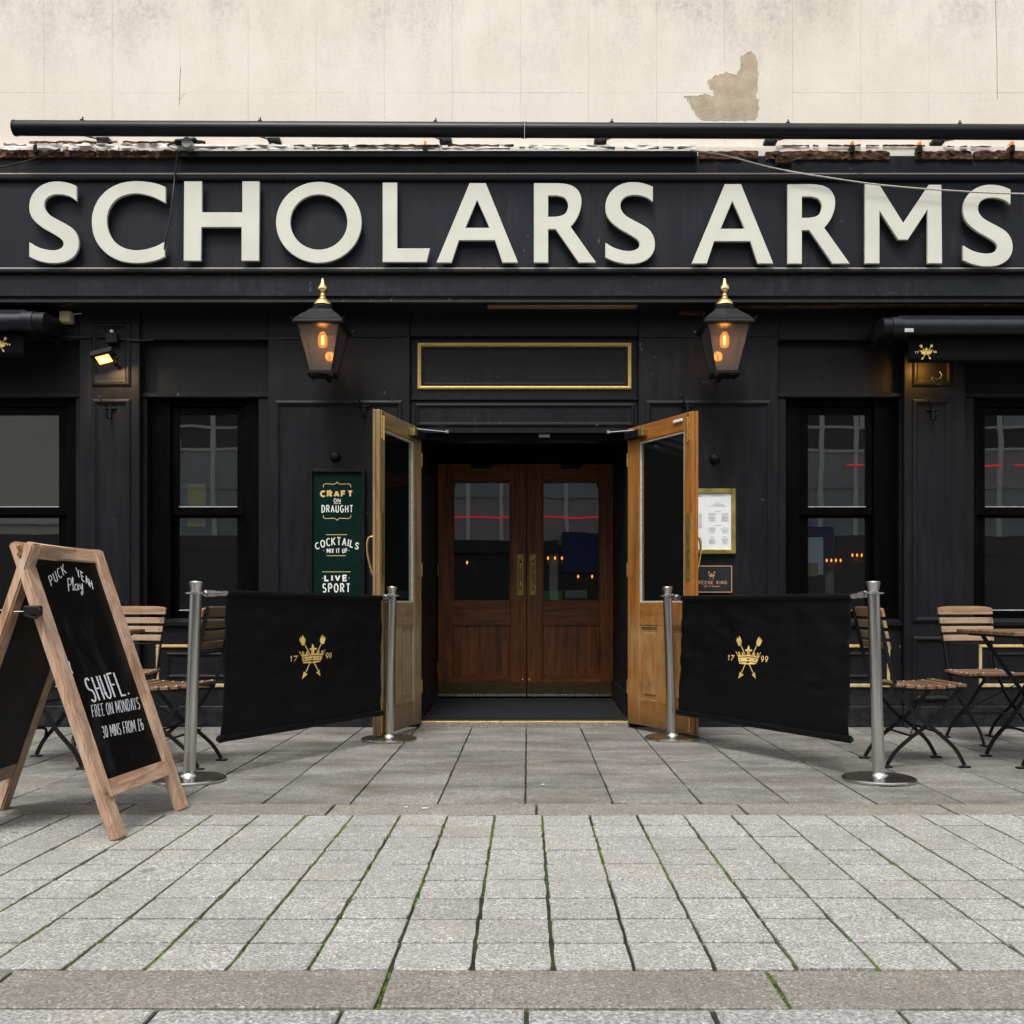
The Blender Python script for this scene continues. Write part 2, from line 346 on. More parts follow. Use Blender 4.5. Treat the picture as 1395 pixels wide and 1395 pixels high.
# paving
def paving(name, base, dirt, spec, dirtamt, band=False, fine=130):
    t = NT(name); p = t.pos()
    oi = t.node('ShaderNodeObjectInfo'); rnd = oi.outputs['Random']
    v = t.math('ADD', t.math('MULTIPLY', rnd, .28 if band else .15), .86 if band else .925)
    a = t.noise(p, fine, 5, .8); b = t.noise(p, 46, 5, .75)
    col = t.mix(t.ramp(a, (.40, 1), (.52, 0)), base, tuple(x * spec for x in base))
    col = t.mix(t.ramp(a, (.55, 0), (.64, 1)), col, tuple(min(1, x * 1.65) for x in base))
    col = t.mix(t.math('MULTIPLY', t.ramp(b, (.32, 1), (.50, 0)), .75), col, tuple(x * .42 for x in base))
    vo = t.node('ShaderNodeTexVoronoi', Scale=95.0); t.l.new(p, vo.inputs['Vector']); vc = t.node('ShaderNodeSeparateColor'); t.l.new(vo.outputs['Color'], vc.inputs[0])
    agg = t.math('MULTIPLY', t.ramp(vc.outputs[0], (.72, 0), (.78, 1)), t.ramp(vo.outputs['Distance'], (.25, 1), (.5, 0)))
    col = t.mix(t.math('MULTIPLY', agg, .75), col, tuple(x * .28 for x in base)); ag2 = t.math('MULTIPLY', t.ramp(vc.outputs[1], (.80, 0), (.86, 1)), t.ramp(vo.outputs['Distance'], (.25, 1), (.5, 0))); col = t.mix(t.math('MULTIPLY', ag2, .7), col, tuple(min(1, x * 1.9) for x in base))
    cc = t.noise(p, 21, 7, .85)
    col = t.mix(t.math('MULTIPLY', t.ramp(cc, (.40, 1), (.52, 0)), .55 if band else .35), col, tuple(x * .4 for x in base)); col = t.mix(t.math('MULTIPLY', t.ramp(cc, (.56, 0), (.68, 1)), .55), col, tuple(min(1, x * 1.45) for x in base))
    dn = t.noise(t.pos((.7, 1.6, 1) if band else (1, 1, 1)), 2.4, 7, .68); col = t.mix(t.math('MULTIPLY', t.ramp(dn, (.40, 0), (.68, 1)), dirtamt), col, dirt)
    d2 = t.ramp(t.noise(p, 6.5, 6, .7), (.60, 0), (.72, 1)); col = t.mix(t.math('MULTIPLY', d2, .42), col, (.10, .085, .065)); d3 = t.ramp(t.noise(p, 1.7, 5, .65), (.56, 0), (.72, 1)); col = t.mix(t.math('MULTIPLY', d3, .3), col, (.30, .245, .18) if not band else (.15, .12, .085))
    gum = t.ramp(t.noise(p, 5.2, 1, .3), (.775, 0), (.785, 1)); col = t.mix(t.math('MULTIPLY', gum, .55), col, (.07, .065, .06))
    col = t.mix(1, col, t.node('ShaderNodeCombineColor').outputs[0], 'MULTIPLY') if False else col
    mul = t.node('ShaderNodeVectorMath', operation='SCALE'); t.l.new(col, mul.inputs[0]); t.l.new(v, mul.inputs['Scale'])
    t.set(mul.outputs[0], .82); t.bump(t.math('ADD', a, t.math('MULTIPLY', b, .8)), .45, .004)
paving('block_stone', (.40, .39, .37), (.20, .19, .165), .30, .40)
paving('slab_stone', (.27, .26, .24), (.075, .068, .056), .32, .9, True)
paving('granite_strip', (.27, .248, .218), (.125, .11, .09), .36, .5)
paving('front_stone', (.37, .365, .355), (.17, .165, .155), .30, .4, False, 90)
t = NT('joint_soil'); p = t.pos(); n = t.noise(p, 5, 5, .6); n2 = t.noise(p, 120, 3)
mo = t.math('MULTIPLY', t.ramp(n, (.44, 0), (.58, 1)), t.ramp(n2, (.35, .3), (.6, 1)))
t.set(t.mix(mo, (.012, .011, .009), (.035, .055, .008)), .95); t.bump(n2, .8, .006)
plain('moss', (.085, .135, .012), .95, 0, .5, 60, .5, 300)
plain('leaf_litter', (.6, .58, .52), .8, 0, .1)

# ------------------------------------------------------------------ ground
g = MB().box(-60, 60, -60, 60, -.3, -.05).build('ground', 'asphalt'); tag(g, kind='structure')
bed = MB().box(-9, 9, -6, 7.6, -.049, -.011).build('pavement', 'joint_soil'); tag(bed, kind='structure')
def slab_mesh(name, sx, sy, m, c=.004, th=.036):
    """stone with slightly uneven edges and now and then a chipped corner"""
    a, d_ = sx / 2, sy / 2; cs = [(-a, -d_), (a, -d_), (a, d_), (-a, d_)]; ring = []
    for i in range(4):
        p, q = cs[i], cs[(i + 1) % 4]; ch = random.choice((0, 0, .001, .003, .005))
        for t_ in (0, .3, .66):
            x, y = p[0] + (q[0] - p[0]) * t_, p[1] + (q[1] - p[1]) * t_; k = ch if t_ == 0 else random.uniform(0, .0024)
            ring.append((x - math.copysign(min(k, abs(x)), x) if (t_ == 0 or abs(abs(x) - a) < 1e-6) else x, y - math.copysign(min(k * .5, abs(y)), y) if (t_ == 0 or abs(abs(y) - d_) < 1e-6) else y))
    n = len(ring); v = [(x, y, -th) for x, y in ring] + [(x, y, -c * .7) for x, y in ring]
    for x, y in ring: v.append((x * (1 - c / a), y * (1 - c / d_), random.uniform(-.0006, 0)))
    f = [(k + o, (k + 1) % n + o, (k + 1) % n + o + n, k + o + n) for o in (0, n) for k in range(n)] + [tuple(range(2 * n, 3 * n))]
    me = bpy.data.meshes.new(name); me.from_pydata(v, [], f); me.materials.append(M[m]); return me, v, f
def field(structname, slabname, m, x0, px, nx0, nx1, y0, py, ny, gx, gy, vis, jit=.0, c=.004, cross_break=0):
    """rows x columns of slabs; those inside vis (x range) are objects, the rest one stuff mesh"""
    var = [slab_mesh(slabname, px - gx, py - gy, m, c) for _ in range(6)]; rest = MB()
    root = bpy.data.objects.new(structname, None); COL.objects.link(root); root.location = (0, y0, 0); tag(root, kind='structure')
    for i in range(nx0, nx1):
        sh = random.uniform(-jit, jit)
        for j in range(ny):
            cx = x0 + px * (i + .5) + random.uniform(-.0008, .0008); cy = y0 + py * (j + .5) + sh; cz = random.uniform(-.0016, .0012); me, v, f = random.choice(var)
            if vis[0] < cx < vis[1]:
                o = bpy.data.objects.new(slabname, me); COL.objects.link(o); o.parent = root; o.location = (cx, cy - y0, cz)
                o.rotation_euler = (random.uniform(-.004, .004), random.uniform(-.004, .004), random.uniform(-.004, .004))
            else: rest.add([(p[0] + cx, p[1] + cy - y0, p[2] + cz) for p in v], f)
    if rest.v: tag(rest.build('outer_' + slabname, m, root, local=True, fix=False), kind='stuff')
YA, YB, YC, YD, YE = 2.203, 2.434, 4.226, 4.457, 7.25
field('front_paving', 'front_slab', 'front_stone', 0.0, .412, -14, 14, YA - .412 * 12, .412, 12, .009, .008, (-1.5, 1.5), 0, .005)
field('lower_band', 'band_stone', 'granite_strip', -.335, .925, -6, 7, YA, YB - YA, 1, .009, .009, (-2.6, 2.6), 0, .004)
field('block_paving', 'paving_block', 'block_stone', -.137, .2013, -22, 23, YB, (YC - YB) / 9, 9, .0070, .0095, (-2.75, 2.65), .007, .0025)
field('upper_band', 'band_stone', 'granite_strip', .042, .905, -6, 7, YC, YD - YC, 1, .008, .010, (-3.4, 3.4), 0, .004)
field('terrace_paving', 'terrace_slab', 'slab_stone', -.0066, .396, -14, 14, YD, (YE - YD) / 7, 7, .007, .006, (-4.3, 4.1), 0, .002)
# moss tufts growing in the joints
mb = MB()
def tuft(x, y, r):
    n = 6; h = r * random.uniform(.35, .7); a0 = random.random() * 6
    v = [(x + r * random.uniform(.6, 1.2) * math.cos(a0 + k * 1.05), y + r * random.uniform(.6, 1.2) * math.sin(a0 + k * 1.05), -.0095) for k in range(n)] + [(x, y, -.005 + h * .9)]
    mb.add(v, [(k, (k + 1) % n, n) for k in range(n)])
for i in range(-11, 14):
    x = -.137 + .2013 * i
    y = YB
    while y < YC:
        dn = noise.noise(Vector((x * 1.7, y * 1.3, 3.1)))
        if dn > -.12 and random.random() < .42 + dn * 1.4: tuft(x + random.uniform(-.003, .003), y, random.uniform(.003, .0075) * (1.6 if dn > .22 and random.random() < .5 else .9))
        y += .006
for Yr, pr in ((YB, .18), (YA, .5), (YC, .12), (YC - .597, .12), (YB + .597, .10), (YB + .199, .13)):
    x = -2.4
    while x < 2.4:
        dn = noise.noise(Vector((x * 1.5, Yr * 9, 1.7)))
        if dn > 0 and random.random() < pr + dn * .6: tuft(x, Yr + random.uniform(-.002, .002), random.uniform(.002, .005))
        x += .006
for x in (-.335 + .925 * k for k in range(-2, 3)):
    for q in range(30): tuft(x + random.uniform(-.004, .004), random.uniform(YA, YB), random.uniform(.003, .006))
tag(mb.build('moss', 'moss', fix=False), 'bright green moss growing in the paving joints', 'moss', kind='stuff')

# ------------------------------------------------------------------ pub building
Y0 = 7.26
pub = thing('pub_building', 'black painted pub frontage with cream rendered wall above and an open double entrance', 'building', (0, Y0, 0))
BP = 'black_paint'
def part(name, m, parent=None, smooth=None, **k):
    b = MB(); return b, (lambda: b.build(name, m, parent or pub, smooth=smooth, **k))
def bx(name, m, x0, x1, y0, y1, z0, z1, c=.003, parent=None):
    return MB().box(x0, x1, y0, y1, z0, z1, c).build(name, m, parent or pub)
def pbox(name, m, p0, p1, q0, q1, Ya, Yb, c=.003, parent=None):
    """box whose front face at Ya fills the photo rectangle p0..p1, q0..q1"""
    return bx(name, m, fx(p0, Ya), fx(p1, Ya), Ya, Yb, fz(q1, Ya), fz(q0, Ya), c, parent)
XL, XR = -6.4, 6.2
# upper wall: backing and render panels
ZW = fz(200, 7.24)
bx('backing_wall', 'cream_render', XL, XR, 7.248, 7.55, ZW - .25, 7.2, 0)
xj = [fx(60 + 92.7 * k, 7.24) for k in range(-6, 24)]
for k in range(len(xj) - 1):
    for z0, z1 in ((ZW - .06, fz(126.5, 7.24)), (fz(126.5, 7.24), 5.9), (5.9, 7.2)):
        a, b_ = max(xj[k], XL), min(xj[k + 1], XR)
        if b_ - a > .1: bx('render_panel', 'cream_render', a + .0004, b_ - .0004, 7.24 + random.uniform(-.0008, .0008), 7.2475, z0 + .0003, z1 - .0003, .0007)
# bare patch where the paint has come away
Y_ = 7.2375
pp = [(1016, 71), (1022, 69.5), (1028, 73), (1032, 84), (1033.5, 100), (1032, 118), (1030, 131), (1033.5, 136), (1034, 148), (1031.5, 158), (1028, 163), (1014, 164), (1000, 163), (985, 163), (970, 164), (957, 163), (949, 158), (946, 150),
      (941, 145), (939, 138), (934, 133), (932, 131), (950, 130.5), (960, 128), (966, 130), (973, 130.6), (971, 124), (967, 119), (965, 112.5), (962.5, 111), (968, 107), (974, 103), (983, 101), (990, 97), (994, 100), (1001, 102), (1006, 97), (1009, 89), (1008.5, 79)]
rp = []
for i, q in enumerate(pp):
    n_ = pp[(i + 1) % len(pp)]
    for s_ in range(4):
        tt = s_ / 4; rp.append((q[0] + (n_[0] - q[0]) * tt + random.uniform(-1.1, 1.1), q[1] + (n_[1] - q[1]) * tt + random.uniform(-1.1, 1.1)))
V, Fc = fill2d([rp]); b = MB().add([at(v[0], v[1], Y_) for v in V], Fc); o = b.build('bare_patch', 'bare_cement', pub); o['label'] = 'patch of bare cement where cream paint has peeled'
lip = [at(x, y, 7.2385) for x, y in rp]; MB().tube(lip + lip[:1], [.0022 + .0016 * noise.noise(v * 30) for v in lip] + [.0022], 5, caps=False).build('paint_edge', 'cream_render', o)
# hairline cracks
for pts in ([(246, 92), (245.4, 104), (244.6, 118), (244.8, 132), (243.8, 144)], [(244, 136), (248, 132), (250, 128), (254, 128)], [(1356, 0), (1357, 40), (1358.5, 90), (1358.8, 134)]):
    MB().tube([at(x, y, 7.2400) for x, y in pts], .0014, 5).build('crack', 'rotten_timber', pub)

# fascia with mouldings, cornice
YF = 7.16
fas = MB().box(XL, XR, YF, 7.46, fz(400, YF), fz(212, YF), .004).build('fascia', 'fascia_paint', pub); fas['label'] = 'long black fascia board carrying raised cream letters'
def rail(name, m, py0, py1, Ya, parent, x0=XL, x1=XR):
    z0, z1 = fz(py1, YF), fz(py0, YF); zc = (z0 + z1) / 2; r = (z1 - z0) / 2
    prof = [(YF + .002, z0), (Ya + .006, z0), (Ya, z0 + r * .5), (Ya, zc + r * .3), (Ya + .012, z1), (YF + .002, z1)]
    return MB().prism(prof, lambda p: (x0, p[0], p[1]), lambda p: (x1, p[0], p[1])).build(name, m, parent)
rail('moulding', 'fascia_paint', 237, 247, 7.128, fas); rail('moulding', 'fascia_paint', 366, 373, 7.128, fas)
for q in (236.6, 365.4):        # worn pale top edge of each moulding, its highlight painted in
    z = fz(q, 7.135); x = XL
    while x < XR:
        L = random.uniform(.12, .9)
        MB().box(x, min(x + L, XR) - .002, 7.1275, 7.150, z - .0065, z + .0025, .001).build('moulding_edge', 'worn_lit_edge', fas); x += L
zc0, zc1 = fz(412, 7.03), fz(397, 7.03)
cor = MB().prism([(7.16, zc1 + .02), (7.055, zc1 + .008), (7.03, zc1), (7.03, zc1 - .03), (7.05, zc1 - .045), (7.045, zc0 + .008), (7.06, zc0), (7.46, zc0)], lambda p: (XL, p[0], p[1]), lambda p: (XR, p[0], p[1])).build('cornice', 'fascia_paint', pub)
# bare timber showing under the cornice
pbox('soffit_batten', 'oak_grey_x', 664, 868, 411, 417, 7.09, 7.16); pbox('soffit_batten', 'rotten_timber', 926, 962, 423, 428, 7.2, 7.24)
pbox('soffit_batten', 'rotten_timber', 1003, 1143, 413, 417.5, 7.10, 7.16); pbox('soffit_batten', 'rotten_timber', 1143, 1420, 411, 415.5, 7.07, 7.14)

# raised letters
S_ = [(290, 708, 1), (262, 697), (230, 691), (195, 692), (160, 704), (133, 726), (116, 757), (112, 790), (118, 818), (135, 842), (165, 866), (205, 889), (233, 908), (242, 926), (235, 942), (215, 951), (190, 952), (160, 946), (135, 936), (112, 922, 1), (112, 975, 1),
      (140, 988), (175, 997), (210, 999), (245, 994), (275, 978), (293, 953), (298, 925), (292, 895), (275, 870), (250, 853), (222, 838), (192, 821), (174, 803), (167, 783), (170, 763), (185, 746), (210, 738), (240, 739), (268, 747), (290, 762, 1)]
C_ = [(628, 712, 1), (595, 699), (550, 691), (500, 690), (450, 700), (405, 725), (372, 762), (354, 805), (350, 845), (356, 890), (375, 930), (408, 965), (450, 988), (500, 998), (550, 997), (595, 988), (625, 975, 1), (625, 920, 1),
      (590, 938), (550, 949), (510, 952), (470, 943), (437, 922), (415, 890), (405, 850), (408, 810), (425, 775), (452, 750), (490, 737), (530, 735), (580, 747), (628, 770, 1)]
def c1(l): return [(x, y, 1) for x, y in l]
H_ = c1([(701, 690), (766, 690), (766, 808), (922, 808), (922, 690), (985, 690), (983, 990), (919, 990), (919, 862), (764, 862), (762, 990), (699, 990)])
L_ = c1([(200, 695), (253, 695), (253, 945), (377, 945), (365, 995), (200, 995)])
A_ = c1([(530, 697), (590, 697), (712, 997), (655, 997), (627, 912), (488, 912), (460, 997), (405, 997)]); Ah = c1([(558, 757), (607, 867), (512, 867)])
R_ = [(775, 697, 1), (865, 697, 1), (905, 702), (935, 718), (951, 745), (953, 775), (947, 805), (933, 835), (912, 862, 1), (1008, 997, 1), (945, 997, 1), (857, 870, 1), (827, 870, 1), (827, 997, 1), (775, 997, 1)]
Rh = [(827, 742, 1), (862, 742, 1), (888, 749), (902, 766), (905, 785), (897, 808), (880, 820), (855, 825, 1), (827, 825, 1)]
M_ = c1([(792, 700), (843, 700), (937, 850), (1035, 703), (1080, 703), (1083, 1000), (1030, 1000), (1030, 793), (953, 910), (918, 910), (845, 797), (845, 1000), (792, 1000)])
def ell(cx, cy, rx, ry, n=64): return [(cx + rx * math.cos(2 * math.pi * k / n), cy + ry * math.sin(2 * math.pi * k / n)) for k in range(n)]
def z2p(pl, ox, dx=0, dy=0): return [(ox + x / 2.79 + dx, y / 2.79 + dy) for x, y in pl]
LET = [('S', [z2p(smoothpoly(S_), 0)]), ('C', [z2p(smoothpoly(C_), 0)]), ('H', [z2p(smoothpoly(H_), 0)]),
       ('O', [z2p(ell(1211.5, 845, 161.5, 153), 0), z2p(ell(1211.5, 844, 109.5, 106), 0)]), ('L', [z2p(smoothpoly(L_), 450)]),
       ('A', [z2p(smoothpoly(A_), 450), z2p(smoothpoly(Ah), 450)]), ('R', [z2p(smoothpoly(R_), 450), z2p(smoothpoly(Rh), 450)]),
       ('S', [z2p(smoothpoly(S_), 0, 785.1, .9)]), ('A', [z2p(smoothpoly(A_), 450, 347.8, 1.3), z2p(smoothpoly(Ah), 450, 347.8, 1.3)]),
       ('R', [z2p(smoothpoly(R_), 450, 345.7, 1.4), z2p(smoothpoly(Rh), 450, 345.7, 1.4)]), ('M', [z2p(smoothpoly(M_), 895)]), ('S', [z2p(smoothpoly(S_), 0, 1272.5, 4.5)])]
YL = 7.095
for ch, polys in LET:
    V, Fc = fill2d([[(fx(x, YL), fz(y, YL)) for x, y in p] for p in polys], .010, .0025)
    o = MB().add([(v[0], YL + .0125 - v[2], v[1]) for v in V], Fc).build('letter', 'letter_cream', fas); o['label'] = 'raised cream capital letter ' + ch
    xs = [v[0] for v in V]; zs = [v[1] for v in V]
    # stand-off pegs between letter and board
    pg = MB()
    if ch in 'HLAMR':
        pts = [(min(xs) + .05, (min(zs) + max(zs)) / 2 if ch in 'HLMR' else min(zs) + .05)]
    else: pts = [((min(xs) + max(xs)) / 2, max(zs) - .045), ((min(xs) + max(xs)) / 2, min(zs) + .045)]
    for x, z in pts: pg.box(x - .012, x + .012, YL + .024, YF + .002, z - .012, z + .012)
    if ch == 'A': pg.box(max(xs) - .08, max(xs) - .05, YL + .024, YF + .002, min(zs) + .03, min(zs) + .06)
    pg.build('spacer', 'frame_black', fas)

# ragged strip between fascia and render
bx('fascia_top', 'cream_render', XL, XR, 7.18, 7.30, fz(213, 7.18), fz(199, 7.18), .002)
pbox('capping', 'tube_black', 243, 950, 205, 213.5, 7.10, 7.2, .004)
def ragged(name, m, p0, p1, top, bot, amp, Ya, step=2.5, cr=.02):
    b = MB(); n = int((p1 - p0) / step); rows = 4
    for i in range(n + 1):
        px = p0 + (p1 - p0) * i / n
        for j in range(rows):
            u = j / (rows - 1); e = noise.noise(Vector((px * .09, u * 3, 7))) ; e2 = noise.noise(Vector((px * .35, u * 5, 2)))
            py = top + (bot - top) * u + (amp * (e * 1.2 + .3 * e2) if j in (0, rows - 1) else 0)
            b.v.append(tuple(at(px, py, Ya + cr * noise.noise(Vector((px * .06, u * 1.8, 11))))))
    for i in range(n):
        if noise.noise(Vector((i * .21, 5.5, p0))) > .42: continue
        for j in range(rows - 1): b.f.append((i * rows + j, (i + 1) * rows + j, (i + 1) * rows + j + 1, i * rows + j + 1))
    o = b.build(name, m, pub); md = o.modifiers.new('thick', 'SOLIDIFY'); md.thickness = .004; return o
ragged('flashing', 'peeling_white', -40, 262, 195.5, 204.5, 3.2, 7.115, 2.5, .03); ragged('flashing', 'peeling_white', 262, 560, 197, 203.5, 2.2, 7.135)
ragged('flashing', 'peeling_white', 560, 948, 197.5, 203.5, 1.2, 7.135); ragged('flashing', 'rotten_timber', 40, 280, 192.5, 196, 1.6, 7.15)
ragged('flashing', 'rotten_timber', 400, 700, 197, 199.5, 1.5, 7.12, 2.5, .01); ragged('flashing', 'rotten_timber', 1060, 1260, 197.5, 199.5, 1.4, 7.17, 2.5, .006); ragged('flashing', 'rotten_timber', 1290, 1350, 199, 200.5, 1.2, 7.17, 2.5, .006)
def rough_block(p0, p1, q0, q1, Ya, Yb):
    bm = bmesh.new(); bmesh.ops.create_cube(bm, size=1); L = fx(p1, Ya) - fx(p0, Ya)
    n = max(2, int(L / .03)); bmesh.ops.subdivide_edges(bm, edges=[e for e in bm.edges if abs(e.verts[0].co.x - e.verts[1].co.x) > .5], cuts=n)
    bmesh.ops.subdivide_edges(bm, edges=[e for e in bm.edges if abs(e.verts[0].co.z - e.verts[1].co.z) > .5], cuts=2)
    x0, x1, z0, z1 = fx(p0, Ya), fx(p1, Ya), fz(q1, Ya), fz(q0, Ya)
    for v in bm.verts:
        c = Vector(((x0 + x1) / 2 + v.co.x * (x1 - x0), (Ya + Yb) / 2 + v.co.y * (Yb - Ya), (z0 + z1) / 2 + v.co.z * (z1 - z0)))
        k_ = c * 38; v.co = c + Vector((noise.noise(k_), noise.noise(k_ + Vector((9, 0, 0))) * 1.6, noise.noise(k_ + Vector((0, 9, 0))))) * .010
    return MB().bm(bm).build('rotten_batten', 'rotten_timber', pub)
x = -40
while x < 240:
    L = random.uniform(14, 46); rough_block(x, min(x + L, 243) - random.uniform(.5, 2), 203.5 + random.uniform(-1.5, 1.5), 214, 7.135, 7.19); x += L
for p0, p1 in ((952, 1033), (1044, 1092), (1093, 1212), (1248, 1325), (1328, 1377), (1379, 1440)): rough_block(p0, p1, 205.5, 216.5, 7.145, 7.19)
rough_block(1058, 1080, 213, 221, 7.11, 7.15)
for px in (48, 579, 1162, 1254, 1380):
    o = pbox('fixing_clip', 'iron', px - 3, px + 3, 197, 207, 7.115, 7.2, .002); pbox('plug', 'orange_plug', px - 1.5, px + 1.5, 192, 197, 7.16, 7.24, .002, o)

# ---- pilasters, bays
ZT = fz(411, 7.05)          # underside of cornice
def frame4(name, m, p0, p1, q0, q1, Ya, wd, dep, parent=None, raised=True):
    """picture-frame moulding round a photo rectangle on plane Ya"""
    x0, x1, z0, z1 = fx(p0, Ya), fx(p1, Ya), fz(q1, Ya), fz(q0, Ya); b = MB(); h = dep
    for s_ in range(4):
        cs = [(x0, z0), (x1, z0), (x1, z1), (x0, z1)]; a, c = cs[s_], cs[(s_ + 1) % 4]
        cx, cz = (x0 + x1) / 2, (z0 + z1) / 2
        def ins(p, k): return (p[0] + (k if p[0] < cx else -k), p[1] + (k if p[1] < cz else -k))
        prof = [(0, 0), (.0, h * .55), (wd * .3, h), (wd * .55, h), (wd * .8, h * .35), (wd, h * .2), (wd, -.004)]
        V = []
        for p in (a, c):
            for k_, hh in prof: q = ins(p, k_); V.append((q[0], Ya - hh, q[1]))
        n = len(prof); b.add(V, [(i, i + 1, n + i + 1, n + i) for i in range(n - 1)])
    return b.build(name, m, parent or pub)
def pilaster(p0, p1, Ya, panels, zb=None):
    o = bx('pilaster', BP, fx(p0, Ya), fx(p1, Ya), Ya, 7.52, 0.0, ZT, .004)
    pl = bx('plinth', BP, fx(p0, Ya) - .008, fx(p1, Ya) + .008, Ya - .022, Ya + .01, -.002, fz(962, Ya), .006, o)
    for a, c, q0, q1 in panels: frame4('panel_moulding', BP, a, c, q0, q1, Ya, .042, .016, o)
    return o
for p0, p1, i0, i1 in ((-172, -90, -160, -102), (108, 190, 126, 178), (1232, 1315, 1243, 1296), (1510, 1592, 1522, 1580)):
    pilaster(p0, p1, 7.235, ((i0, i1, 440 if p0 < 600 else 452, 526), (i0, i1, 544, 848), (i0, i1, 867, 955)))
pilaster(365, 558, 7.25, ((375, 548, 546, 955),)); pilaster(870, 1060, 7.25, ((880, 1050, 546, 955),))
for x0, x1 in ((XL, fx(-172, 7.235)), (fx(1592, 7.235), XR)): bx('end_wall', BP, x0, x1, 7.26, 7.52, 0, ZT, .004)
rooms = []
def bay(p0, p1, g0, g1, f0, f1, gold):
    """window bay between pilasters: glass g0..g1, frame f0..f1 (photo columns)"""
    x0, x1 = fx(p0, 7.25) + .001, fx(p1, 7.25) - .001
    bx('frieze', BP, x0, x1, 7.262, 7.52, fz(463, 7.262), ZT, .004)
    o = bx('head_panel', BP, x0, x1, 7.33, 7.52, fz(536, 7.30), fz(463, 7.262) + .001, .003)
    MB().box(x0, x1, 7.285, 7.36, fz(541, 7.285), fz(535, 7.285), .004).build('head_lip', BP, o)
    zt, zb = fz(541, 7.285) - .0005, fz(852, 7.36)
    w_ = bx('window', 'shaded_black', fx(f0, 7.36), fx(g0 - 11, 7.36), 7.36, 7.50, zb, zt, .005)       # window casing
    w_['label'] = 'black sash window with two panes'
    bx('casing', 'shaded_black', fx(g1 + 11, 7.36), fx(f1, 7.36), 7.36, 7.50, zb, zt, .005, w_)
    bx('casing_head', 'shaded_black', fx(g0 - 11, 7.36), fx(g1 + 11, 7.36), 7.362, 7.498, fz(553, 7.36), zt, .004, w_)
    bx('jamb', BP, x0, fx(f0, 7.36), 7.30, 7.50, zb, zt, .006); bx('jamb', BP, fx(f1, 7.36), x1, 7.30, 7.50, zb, zt, .006)
    ou, iu = (g0 - 11, g1 + 11), 7.40
    def sash(q0, q1, Ya, bot):
        X0, X1 = fx(ou[0], 7.36) + .002, fx(ou[1], 7.36) - .002; gx0, gx1 = fx(g0, Ya), fx(g1, Ya); Z0, Z1 = fz(q1, Ya), fz(q0, Ya)
        b = MB(); b.box(X0, gx0, Ya, Ya + .04, Z0 - bot, Z1 + .055, .003); b.box(gx1, X1, Ya, Ya + .04, Z0 - bot, Z1 + .055, .003)
        b.box(gx0 - .001, gx1 + .001, Ya + .002, Ya + .038, Z1, Z1 + .054, .003); b.box(gx0 - .001, gx1 + .001, Ya + .002, Ya + .038, Z0 - bot, Z0, .003)
        s_ = b.build('sash', 'shaded_black', w_)
        MB().box(gx0 - .004, gx1 + .004, Ya + .018, Ya + .022, Z0 - .004, Z1 + .004).build('pane', 'window_glass', w_)
        MB().prism([(Ya + .017, Z0 + .008), (Ya + .003, Z0 + .001), (Ya + .017, Z0 + .001)], lambda p: (gx0, p[0], p[1]), lambda p: (gx1, p[0], p[1])).build('glazing_bead', 'glaze_grey', w_)
    sash(565, 691, 7.39, .058); sash(705.5, 832, 7.432, .07)
    sill = MB().prism([(7.50, zb), (7.27, zb), (7.268, zb + .026), (7.36, zb + .050), (7.50, zb + .055)], lambda p: (x0 + .001, p[0], p[1]), lambda p: (x1 - .001, p[0], p[1])).build('window_sill', BP, w_)
    st = bx('stall_riser', BP, x0, x1, 7.30, 7.52, 0, zb - .0005, .003)
    bx('plinth', BP, x0, x1, 7.262, 7.31, -.002, fz(962, 7.27), .006, st)
    a, c = gold
    frame4('panel_moulding', BP, a + 14, c - 14, 889, 924, 7.30, .03, .010, st)
    X0, X1, Z0, Z1 = fx(a, 7.3), fx(c, 7.3), fz(934, 7.3), fz(878, 7.3)
    for xa, xb, za, zb_ in ((X0, X1, Z1 - .022, Z1), (X0, X1, Z0 - .012, Z0 + .014), (X0, X0 + .022, Z0 + .0145, Z1 - .0225), (X1 - .022, X1, Z0 + .0145, Z1 - .0225)):
        bx('gilt_bead', 'gold_bead' if za > Z0 + .02 else 'pale_bead', xa, xb, 7.286, 7.302, za, zb_, .004, st)
plain('glaze_grey', (.22, .22, .22), .5, 0, .3, 40)
bay(-90, 108, -70, 80, -82, 108, (-72, 88)); bay(190, 365, 243, 323, 204, 355, (213, 345)); bay(1060, 1232, 1101, 1180, 1068, 1222, (1082, 1212)); bay(1315, 1510, 1342, 1492, 1322, 1502, (1333, 1490))
# door bay
x0, x1 = fx(558, 7.25) + .001, fx(870, 7.25) - .001
DX0, DX1 = -.785, .748
bx('frieze', BP, x0, x1, 7.262, 7.52, fz(458, 7.262), ZT, .004)
dh = bx('door_head', BP, x0, x1, 7.30, 7.52, fz(541, 7.30), fz(458, 7.262) + .0005, .003)
o = frame4('panel_moulding', 'gilt', 569, 860, 467.5, 530.5, 7.30, .024, .016, dh); o['label'] = 'thin gilded frame of the blank panel over the entrance'
frame4('panel_moulding', BP, 574, 855, 472, 526, 7.30, .025, .008, dh)
MB().box(x0, x1, 7.27, 7.34, fz(545, 7.27), fz(540, 7.27), .004).build('head_lip', BP, dh)
tr_ = bx('transom', BP, x0, x1, 7.285, 7.52, fz(590, 7.285), fz(545, 7.27) - .0005, .004); frame4('panel_moulding', BP, 566, 864, 550, 581, 7.285, .03, .012, tr_)
dfm = bx('door_frame', 'shaded_black', DX0 - .03, DX1 + .03, 7.32, 7.46, fz(600, 7.32), fz(590, 7.285) - .0005, .003)
for s0, s1 in ((x0, DX0), (DX1, x1)): bx('door_jamb', BP, s0, s1, 7.275, 7.52, 0, fz(590, 7.285) - .0005, .004)
